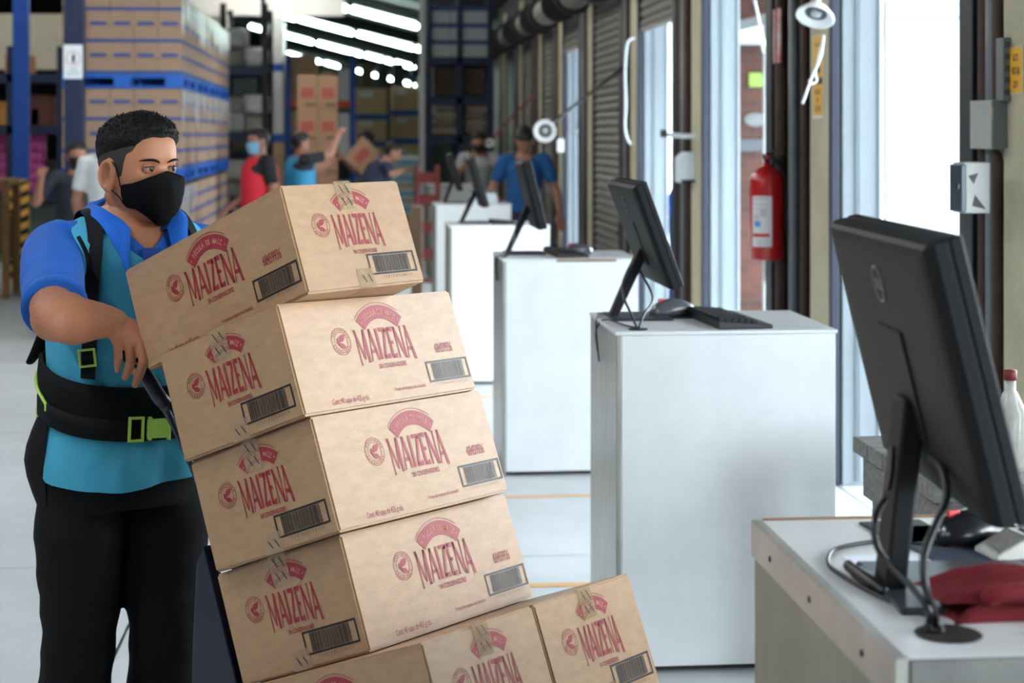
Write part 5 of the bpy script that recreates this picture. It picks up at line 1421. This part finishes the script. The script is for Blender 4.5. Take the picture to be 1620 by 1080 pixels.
    for s in (-1, 1):
        j = 0 if s < 0 else 40
        a, b = o_[-1][j], o_[0][j]
        et = HM @ Vector((s * .077, .004, .022)); ebk = HM @ Vector((s * .0835, .026, -.002)); el_ = HM @ Vector((s * .074, .014, -.036))
        MB().tube(smooth_path([a, HM @ Vector((s * .0775, -.022, .002)), et, ebk, el_, HM @ Vector((s * .071, -.018, -.058)), b], 5), .0014, 6).build('ear_loop', M_mask, mo, smooth=True)
    # polo shirt: sleeves and shoulder yoke, collar, placket
    M_polo = mat('royal_blue_knit', (20, 100, 196), .8, 0, .22, 9, .4, 18)
    M_vest = mat('teal_cotton', (66, 166, 196), .85, 0, .2, 7, .45, 17, stretch=(1, 1, .6))
    M_belt = mat('black_belt_cloth', (8, 8, 10), .8, 0, .2, 30, .08, 160, spec=.2)
    M_lime = mat('lime_plastic', (176, 216, 92), .4)
    sl_ = MB()
    HEM = SH_R.lerp(EL, .88)
    ups = (EL - SH_R).normalized()
    sl_.tube(smooth_path([SH_R + Vector((.05, 0, .01)), SH_R + Vector((-.008, 0, .0)), SH_R.lerp(EL, .35) + Vector((-.010, 0, .002)), SH_R.lerp(EL, .7) + Vector((-.004, 0, 0)), HEM + Vector((0, 0, .0))], 5), [.060] * 3 + [.067] * 5 + [.068] * 5 + [.066] * 4 + [.064] * 4, 26)
    HEML = SH_L.lerp(EL2, .8)
    sl_.tube([SH_L + Vector((-.05, 0, .01)), SH_L + Vector((.008, 0, .0)), SH_L.lerp(EL2, .5), HEML], [.060, .067, .067, .062], 22)
    off = .006
    torso_tube(sl_, [(cx, cy, z, a + off, b + off) for cx, cy, z, a, b in tors if z > .95 and z < 1.465])
    po = remeshed('polo_shirt', sl_, .0048, M_polo, root, smooth=5, factor=.5)
    hm = MB()
    def ringat(c, ax, r, th, mb, n=30):
        q = Vector((0, 0, 1)).rotation_difference(ax).to_matrix().to_4x4()
        mb.lathe([(r - .004, -th), (r + .0035, -th), (r + .0045, 0), (r + .0035, th), (r - .004, th)], c, n, q)
    ringat(HEM - ups * .006, ups, .0645, .009, hm); hm.build('sleeve_hem', M_polo, po, smooth=True)
    fz = lambda z: interp([(r[2], r[0], r[1], r[3], r[4]) for r in tors], z)
    def tpt(phi, z, o=0.0, e=2.3):
        cx, cy, a, b = fz(z); a += o; b += o; s_, c_ = sin(phi), cos(phi)
        r = (abs(s_ / a) ** e + abs(c_ / b) ** e) ** (-1 / e)
        return Vector((cx + r * s_, cy - r * c_, z))
    def surf_z(x, y, o):
        z = 1.474
        while z > 1.30:
            cx, cy, a, b = fz(z)
            if abs((x - cx) / (a + o)) ** 2.3 + abs((y - cy) / (b + o)) ** 2.3 <= 1: return z
            z -= .002
        return z
    # the shirt is open in a V below the neck
    bmv = bmesh.new(); bmv.from_mesh(po.data)
    for sg_ in (-1, 1):
        bmesh.ops.bisect_plane(bmv, geom=list(bmv.verts) + list(bmv.edges) + list(bmv.faces), plane_co=(.016, 0, 1.372), plane_no=(sg_, 0, -.95))
    kill = [f for f in bmv.faces if f.calc_center_median().y < -.03 and f.calc_center_median().z > 1.372 and abs(f.calc_center_median().x - .016) < (f.calc_center_median().z - 1.372) * .95]
    bmesh.ops.delete(bmv, geom=kill, context='FACES'); bmv.to_mesh(po.data); bmv.free()
    # collar: stands at the neck, folds out over the shoulders, open at the front
    nC = 48; cxy = Vector((.016, .008, 0)); rows3 = [[], [], [], [], []]
    for j in range(nC + 1):
        t = -1 + 2 * j / nC; ang = pi + t * radians(158)        # 0 = front, pi = back
        back = (1 - cos(ang)) / 2; front = 1 - back
        d = Vector((sin(ang), -cos(ang), 0))
        def P(r, z): return Vector((cxy.x + d.x * r * 1.02, cxy.y + d.y * r - .020 * front ** 2, z))
        rn = .066 + .010 * front ** 2
        ztop = 1.496 * back + 1.425 * front - .012 * front ** 6
        tip = .026 * max(0, abs(t) - .72) / .28
        ro = rn + .034 + .020 * front + tip
        q = P(ro, 0); zo = surf_z(q.x, q.y, .022) + .008
        q2 = P(rn + .5 * (ro - rn), 0); zm = max(surf_z(q2.x, q2.y, .022) + .012, (ztop + zo) / 2 + .006)
        rows3[0].append(P(rn - .004, ztop - .03)); rows3[1].append(P(rn - .001, ztop - .002)); rows3[2].append(P(rn + .006, ztop + .002)); rows3[3].append(Vector((q2.x, q2.y, zm))); rows3[4].append(Vector((q.x, q.y, zo)))
    cb = MB()
    inn = [[p - Vector((0, 0, .003)) + (cxy - Vector((p.x, p.y, 0))).normalized() * .002 for p in r] for r in rows3]
    cb.rings(rows3, False, False, closed=False); cb.rings(inn, False, False, closed=False)
    cb.rings([rows3[-1], inn[-1]], False, False, closed=False); cb.rings([rows3[0], inn[0]], False, False, closed=False)
    for k in (0, -1): cb.rings([[r[k] for r in rows3], [r[k] for r in inn]], False, False, closed=False)
    co = cb.build('collar', mat('royal_blue_collar', (22, 108, 216), .8, 0, .15, 20, .08, 300), po, smooth=True)
    # placket below the collar opening with a button
    pb = MB(); rows = []
    for k in range(8):
        z = 1.385 - .012 * k; rows.append([tpt(p_, z, .0185) for p_ in (-.16, -.05, .06, .17)])
    pb.rings(rows, False, False, closed=False); pb.build('placket', mat('dark_blue_placket', (14, 60, 140), .8), po, smooth=True)
    # teal tabard over the shirt
    vo = .014; vs = []
    rows = []
    zs_ = [.868, .90, .94, .98, 1.02, 1.06, 1.10, 1.15, 1.20, 1.25, 1.30, 1.335, 1.36, 1.38, 1.40, 1.415, 1.43, 1.442, 1.452]
    n = 64
    for z in zs_:
        cx, cy, a, b = fz(z); fl_ = .020 * max(0, (1.02 - z) / .15) + (-.004 if 1.0 < z < 1.1 else 0)
        ring = []
        for j in range(n):
            phi = 2 * pi * j / n
            wr_ = .0065 * sin(7 * phi + 11 * z) * max(.3, min(1, (1.02 - z) * 8)) + .0025 * sin(15 * phi - 20 * z)
            zz_ = z - (.012 * cos(phi) if z < .9 else 0) + (.008 * sin(3 * phi) if z < .9 else 0)
            if z > 1.30: wr_ *= .3
            p = tpt(phi, z, vo + fl_ + wr_); p.z = zz_
            if z > 1.30:      # scooped neck opening in front
                fr_ = max(0.0, cos(phi)) ** 4; p = tpt(phi, z - (z - 1.30) * .62 * fr_, vo + wr_)
            ring.append(p)
        rows.append(ring)
    vb = MB(); vb.rings(rows, False, False)
    inner = [[p + Vector((-(p.x), -(p.y), 0)).normalized() * .004 for p in r] for r in rows]
    vb.rings(inner, False, False); vb.rings([rows[0], inner[0]], False, False)
    vest = vb.build('tabard', M_vest, root, smooth=True)
    # black piping round the armhole
    for s in (-1, 1):
        pts = []; shp = SH_R if s < 0 else SH_L; ax = ups if s < 0 else (EL2 - SH_L).normalized()
        u_ = ax.cross(Vector((0, 1, 0))).normalized(); v_ = ax.cross(u_)
        for k in range(33):
            a = 2 * pi * k / 32; off_ = (u_ * cos(a) + v_ * sin(a)) * .0685; t_ = -.14
            ok_ = False; was_in = False
            while t_ < .16:
                p = shp + off_ + ax * t_; cx, cy, aa, bb = fz(p.z); aa += vo + .001; bb += vo + .001
                ins = abs((p.x - cx) / aa) ** 2.3 + abs((p.y - cy) / bb) ** 2.3 <= 1 and p.z < 1.47
                if was_in and not ins: ok_ = True; break
                was_in = ins; t_ += .002
            pts.append(p if ok_ else None)
        run = best_run = []
        for p in pts + pts:
            run = run + [p] if p is not None and len(run) < 32 else []
            if len(run) > len(best_run): best_run = run
        pts = [(best_run[max(k - 1, 0)] + best_run[k] * 2 + best_run[min(k + 1, len(best_run) - 1)]) / 4 for k in range(len(best_run))]
        if len(pts) < 4: continue
        MB().tube(pts, .0048, 8).build('piping', M_belt, vest, smooth=True)
    # support belt, sloping down to the front
    def belt_pt(phi, h, o):
        z0 = 1.062; p = tpt(phi, z0, o); return Vector((p.x, p.y, z0 + h + .26 * p.y - .03 * p.x))
    bb_ = MB(); rws = []
    prof = [(-.052, .020), (-.050, .030), (-.02, .033), (.0, .031), (.02, .033), (.050, .030), (.053, .020)]
    for h, o in prof: rws.append([belt_pt(2 * pi * j / 56, h * (1.0 + .25 * max(0, -cos(2 * pi * j / 56))), o) for j in range(56)])
    bb_.rings(rws, False, False); belt = bb_.build('support_belt', M_belt, root, smooth=True)
    # overlapping waist strap of the belt
    b2 = MB(); rws = []
    for h, o in ((-.056, .030), (-.054, .038), (-.010, .038), (-.008, .030)): rws.append([belt_pt(radians(-95) + radians(200) * j / 30, h - .006, o) for j in range(31)])
    b2.rings(rws, False, False, closed=False); b2.build('waist_strap', mat('black_webbing', (12, 12, 14), .75, 0, .2, 60, spec=.2), belt, smooth=True)
    # lime piping at the side
    MB().tube(smooth_path([belt_pt(radians(a), h, .036) for a, h in ((-128, .012), (-112, .008), (-96, -.002), (-84, -.012), (-80, -.018), (-80, -.03))], 5), .0038, 8, ends=True).build('lime_piping', M_lime, belt, smooth=True)
    MB().tube(smooth_path([belt_pt(radians(a), -.068, .034) for a in (-130, -112, -98)], 5), .0035, 8, ends=True).build('lime_piping', M_lime, belt, smooth=True)
    # side release buckle on the front
    def frame_at(phi, h, o):
        c = belt_pt(phi, h, o); tx = (belt_pt(phi + .05, h, o) - belt_pt(phi - .05, h, o)).normalized(); up = Vector((0, 0, 1)); ny = tx.cross(up).normalized(); up = ny.cross(tx)
        return Matrix(((tx.x, ny.x, -up.x, c.x), (tx.y, ny.y, -up.y, c.y), (tx.z, ny.z, -up.z, c.z), (0, 0, 0, 1)))
    def loopframe(F, w, h, t, th, name, par):
        m = MB()
        for (cx, cz, sx, sz) in ((-w / 2, 0, t, h), (w / 2, 0, t, h), (0, -h / 2, w + t, t), (0, h / 2, w + t, t)): m.box((cx, 0, cz), (sx, th, sz))
        m.v = [tuple(F @ Vector(p)) for p in m.v]; return m.build(name, M_lime, par, bevel=.0015)
    Fb = frame_at(radians(-6), -.030, .044)
    bk = loopframe(Fb @ Matrix.Translation((-.020, 0, 0)), .030, .050, .006, .008, 'buckle', belt)
    m = MB(); m.box((.030, 0, 0), (.05, .012, .042)); m.box((.030, -.007, 0), (.03, .004, .026)); m.box((.012, -.002, 0), (.008, .012, .052)); m.box((.056, -.002, 0), (.007, .012, .054))
    m.v = [tuple(Fb @ Vector(p)) for p in m.v]; m.build('buckle_clasp', M_lime, bk, bevel=.002)
    # braces over the shoulders with lime sliders
    for s, ph in ((-1, -50), (1, 46)):
        path = [tpt(radians(ph), z, .018) for z in (1.10, 1.16, 1.22, 1.28, 1.33)] + [Vector((.014 + s * .118, -.105, 1.400)), Vector((.014 + s * .108, -.06, 1.450)), Vector((.014 + s * .100, .0, 1.470)), Vector((.014 + s * .098, .06, 1.445)), tpt(radians(s * 140), 1.33, .02), tpt(radians(s * 150), 1.2, .02), tpt(radians(s * 150), 1.1, .025)]
        pth = smooth_path(path, 6); st = MB(); A, B = [], []
        for i, p in enumerate(pth):
            t_ = (pth[min(i + 1, len(pth) - 1)] - pth[max(i - 1, 0)]).normalized()
            nr = Vector((p.x - .01, p.y, max(0, p.z - 1.36) * 3 + .001)).normalized(); sd = t_.cross(nr).normalized()
            A.append([p - sd * .0175 + nr * .002, p + sd * .0175 + nr * .002, p + sd * .0175 - nr * .001, p - sd * .0175 - nr * .001])
        st.rings(A); br = st.build('brace', mat('black_webbing', (22, 22, 25), .6), root)
        if s < 0:
            c = tpt(radians(ph), 1.147, .024); tx = (tpt(radians(ph) + .05, 1.147, .024) - tpt(radians(ph) - .05, 1.147, .024)).normalized(); up = Vector((0, 0, 1)); ny = tx.cross(up)
            F = Matrix(((tx.x, ny.x, up.x, c.x), (tx.y, ny.y, up.y, c.y), (tx.z, ny.z, up.z, c.z), (0, 0, 0, 1))) @ Matrix.Rotation(radians(-6), 4, 'Y')
            loopframe(F, .034, .036, .0055, .006, 'slider', br)
    MB().tube([tpt(radians(-112), 1.19, .02), tpt(radians(-120), 1.14, .045), tpt(radians(-122), 1.12, .06)], [.016, .018, .013], 8, flat=.35, ends=True).build('strap_end', M_belt, root, smooth=True)
    # trousers
    M_pants = mat('black_trousers', (11, 11, 13), .85, 0, .25, 12, .5, 14, stretch=(1, 1, .35), spec=.25)
    tr = MB()
    torso_tube(tr, [(0, .004, .80, .172, .135), (0, .002, .88, .182, .142), (0, 0, .96, .176, .138), (0, 0, 1.03, .170, .130)])
    def leg(h, k, a, s):
        pts = smooth_path([h + Vector((0, .005, .03)), h.lerp(k, .35) + Vector((s * .006, 0, 0)), h.lerp(k, .7), k, k.lerp(a, .4) + Vector((0, .012, 0)), a + Vector((0, .0, -.04))], 5)
        ra = [.098, .100, .092, .082, .082, .085]; rr = []
        for i in range(5): rr += [ra[i] + (ra[i + 1] - ra[i]) * q / 5 for q in range(5)]
        rr.append(ra[-1])
        rr = [r + .0025 * sin(1.7 * i) for i, r in enumerate(rr)]
        tr.tube(pts, rr, 24)
    leg(HR, KR, AR, -1); leg(HL, KL, AL, 1)
    tro = remeshed('trousers', tr, .006, M_pants, root, smooth=4, factor=.5)
    # side pocket flap of loose cloth at the hip
    pk_ = MB(); rws = []
    for k in range(7):
        t = k / 6; z = 1.0 - .20 * t
        rws.append([tpt(radians(-140 + 60 * u / 8), max(z, .8), .022 + .022 * sin(pi * t) * sin(pi * u / 8) + .006) for u in range(9)])
        for q in rws[-1]: q.z = z
    pk_.rings(rws, False, False, closed=False); pk_.build('hip_pocket', M_pants, tro, smooth=True)
    for a in (AR, AL):
        sb = MB().tube([a + Vector((0, .05, -.06)), a + Vector((0, .0, -.055)), a + Vector((-.0, -.10, -.068)), a + Vector((0, -.17, -.073))], [.040, .045, .042, .026], 14, ends=True)
        sb.v = [(x, y, max(z, .003)) for x, y, z in sb.v]; sb.build('shoe', M_black, root, smooth=True)
    return root
man()

# ---------------- people further back, all from one pattern
def folk(label, px, d, heightf, shirt, pants, rz, lean=0.0, hR=None, hL=None, head_turn=0.0, head_down=0.0, mask=None, vest=None, base=None, hairc=None, bald=False, X=None):
    P0 = X if X is not None else cw((px - CXP) / FPX * d, d)
    root = thing('person', label, 'person', P0, rz, M=None)
    k = heightf; cl, sn = cos(lean), sin(lean)
    def T(x, y, z):       # bend the upper body forward about the hips
        if z > .92:
            dz = z - .92; return Vector((x, y * cl - dz * sn, .92 + dz * cl + y * -sn)) * k
        return Vector((x, y, z)) * k
    sk = M_skinfar
    neck, shr, shl = T(0, 0, 1.46), T(-.18, 0, 1.40), T(.18, 0, 1.40)
    hcn = T(0, -.015, 1.575)
    HM = Matrix.Translation(hcn) @ Matrix.Rotation(head_turn, 4, 'Z') @ Matrix.Rotation(lean * .6 + head_down, 4, 'X') @ Matrix.Scale(k, 4)
    b = MB(); head_mesh(b, HM); ear(b, HM, 1); ear(b, HM, -1)
    b.tube([hcn - Vector((0, -.02, .05)), neck, T(0, .0, 1.36)], [.055 * k, .055 * k, .08 * k], 14, ends=True)
    b.tube([T(0, 0, .9), T(0, 0, 1.1), T(0, 0, 1.3), T(0, 0, 1.38)], [.13 * k, .125 * k, .135 * k, .1 * k], 18, ends=True)
    def arm(sh, el, wr, s):
        el, wr = T(*el), T(*wr)
        b.tube([sh, el], [.048 * k, .042 * k], 12, ends=True); b.tube([el, el.lerp(wr, .3), wr], [.042 * k, .043 * k, .027 * k], 12, ends=True)
        f = (wr - el).normalized(); sd = f.cross(Vector((0, 0, 1))); sd = sd.normalized() if sd.length > .01 else Vector((1, 0, 0))
        for i in range(4):
            o = sd * (.027 - .018 * i) * k
            b.tube([wr, wr + f * .075 * k + o], [.018 * k, .012 * k], 8, ends=True)
            b.tube([wr + f * .075 * k + o, wr + f * (.115 + .01 * (i in (1, 2))) * k + o * 1.3 - Vector((0, 0, .01)), wr + f * (.14 + .012 * (i in (1, 2))) * k + o * 1.4 - Vector((0, 0, .03))], [.010 * k, .009 * k, .0075 * k], 8, ends=True)
        b.tube([wr + f * .02 * k, wr + f * .05 * k + sd * .045 * k, wr + f * .085 * k + sd * .055 * k - Vector((0, 0, .012))], [.015 * k, .012 * k, .009 * k], 8, ends=True)
        return el, wr
    elr, wrr = arm(shr, *(hR or ((-.24, .03, 1.12), (-.23, -.10, .88))), -1)
    ell, wrl = arm(shl, *(hL or ((.24, .03, 1.12), (.23, -.10, .88))), 1)
    for s in (-1, 1):
        b.tube([T(s * .09, 0, .9), T(s * .1, -.01, .49), T(s * .1, .02, .09)], [.085 * k, .055 * k, .04 * k], 12, ends=True)
        b.tube([T(s * .1, .03, .045), T(s * .1, -.12, .035)], [.035 * k, .03 * k], 8, ends=True)
    remeshed('body', b, .011, sk, root, smooth=2)
    sb = MB()
    sb.tube([T(0, 0, .90), T(0, 0, 1.02), T(0, 0, 1.2), T(0, 0, 1.34), T(0, 0, 1.42)], [.16 * k, .155 * k, .165 * k, .165 * k, .10 * k], 22)
    for sh, el in ((shr, elr), (shl, ell)): sb.tube([sh.lerp(T(0, 0, 1.38), .35), sh, sh.lerp(el, .75)], [.07 * k, .066 * k, .06 * k], 16)
    remeshed('shirt', sb, .013, mat('shirt_%d_%d_%d' % shirt, shirt, .85, 0, .2, 6), root, smooth=4)
    if vest:
        vb = MB(); rw = []
        for z, a, bb in ((.88, .178, .172), (1.0, .172, .168), (1.2, .178, .174), (1.34, .150, .170), (1.43, .110, .10)):
            rw.append([T(a * sin(2 * pi * j / 28), -bb * cos(2 * pi * j / 28), z) for j in range(28)])
        vb.rings(rw, False, False); vb.build('vest', mat('vest_%d_%d_%d' % vest, vest, .7), root, smooth=True)
    pb = MB(); pb.tube([T(0, 0, .80), T(0, 0, .94)], [.16 * k, .158 * k], 20)
    for s in (-1, 1): pb.tube([T(s * .085, 0, .9), T(s * .1, -.01, .49), T(s * .1, .02, .05)], [.098 * k, .08 * k, .075 * k], 16)
    remeshed('trousers', pb, .013, mat('trousers_%d_%d_%d' % pants, pants, .85), root, smooth=4)
    for s in (-1, 1):
        q = MB().tube([T(s * .1, .05, .045), T(s * .1, -.06, .045), T(s * .1, -.16, .04)], [.042 * k, .044 * k, .03 * k], 12, ends=True)
        q.v = [(x, y, max(z, .002)) for x, y, z in q.v]; q.build('shoe', M_black, root, smooth=True)
    if not bald:
        hb = MB()
        hair_mesh(hb, HM, lambda ph: interp([(0, .06), (50, .05), (80, 0), (110, -.01), (140, -.06), (180, -.07)], abs(math.degrees(ph)))[0], lambda ph, z: .012 * k, n=36, rows=12)
        hb.build('hair', mat('dark_hair_far', hairc or (20, 17, 17), .6), root, smooth=True)
    if mask:
        mb = MB(); rr = []
        for z, f in ((-.115, .085), (-.09, .104), (-.05, .118), (-.02, .112), (-.008, .1)):
            rr.append([HM @ Vector((head_pt(radians(a), max(z, -.1), .004, False).x, head_pt(radians(a), max(z, -.1), .004, False).y * (abs(a) / 75) + -f * cos(radians(a)) * (1 - abs(a) / 75), z)) for a in range(-75, 76, 15)])
        mb.rings(rr, False, False, closed=False); mb.build('face_mask', mat('mask_%d_%d_%d' % mask, mask, .8), root, smooth=True)
    return root
R_ = radians
folk('man in a black shirt and red vest looking left by the white bales', 411, 15.5, 1.0, (34, 34, 38), (30, 32, 40), R_(-62), vest=(214, 36, 52), mask=(120, 170, 200), hR=((-.22, .05, 1.12), (-.18, -.2, .98)))
folk('woman in a teal tabard reaching up to the red-square cartons', 474, 18.3, .98, (30, 34, 44), (30, 32, 40), R_(118), vest=(36, 130, 170), hR=((-.2, -.26, 1.44), (-.12, -.42, 1.66)), hL=((.2, -.2, 1.26), (.12, -.42, 1.36)))
folk('person in a dark navy shirt bending down before the tan towers', 573, 19.0, .97, (44, 52, 76), (30, 32, 40), R_(100), lean=.55, hR=((-.2, -.2, 1.16), (-.12, -.4, 1.08)))
folk('person in a bright blue shirt with dark hair carrying the tilted carton', 604, 20.2, 1.0, (44, 140, 196), (30, 32, 40), R_(-70), lean=.3, hR=((-.22, -.18, 1.16), (-.14, -.42, 1.3)), hL=((.22, -.18, 1.16), (.12, -.42, 1.25)))
ca = thing('carton', 'tilted brown carton with a red square held up before the tan towers', 'box', at(573, 246, 20.0), 0)
ca.rotation_euler = (0, R_(-48), 0)
cbm = MB(); cbm.v = []; cbm.mi(0).bb(-.17, .17, -.15, .15, -.15, .15); cbm.mi(1).add([(-.09, -.151, -.05), (.09, -.151, -.05), (.09, -.151, .06), (-.09, -.151, .06)], [(0, 1, 2, 3)])
cbm.build('board', [MATS['mid_brown_cardboard'], M_redsq], ca, bevel=0)
folk('man in a white and grey shirt leaning on the farthest counter', 757, 20.9, 1.0, (176, 178, 178), (40, 42, 50), R_(-5), lean=.35, mask=(20, 20, 22), hR=((-.26, -.12, 1.14), (-.14, -.34, 1.16)), hL=((.28, -.1, 1.14), (.24, -.34, 1.16)))
folk('man in a royal blue shirt bowing his head behind the third counter', 828, 16.0, 1.02, (30, 92, 152), (36, 44, 64), R_(-2), lean=.28, head_down=.5, hR=((-.29, -.06, 1.10), (-.27, -.26, .98)), hL=((.29, -.06, 1.10), (.32, -.18, .90)))
folk('man in a dark shirt and black mask behind the blue-shirted worker', 131, 17.6, .93, (38, 42, 54), (30, 32, 40), R_(12), mask=(16, 16, 18), X=cw((122 - CXP) / FPX * 13.6, 13.6), hR=((-.34, -.02, 1.18), (-.30, -.2, 1.4)))
folk('bald person in a white shirt mostly hidden behind the worker with the mask', 177, 12.4, 1.03, (216, 220, 222), (60, 60, 66), R_(170), bald=True)
folk('person in a blue jacket outside, seen through the half-raised shutter bay', 1072, 15.6, 1.0, (24, 84, 190), (30, 60, 120), R_(80), lean=.5, vest=(26, 60, 140))
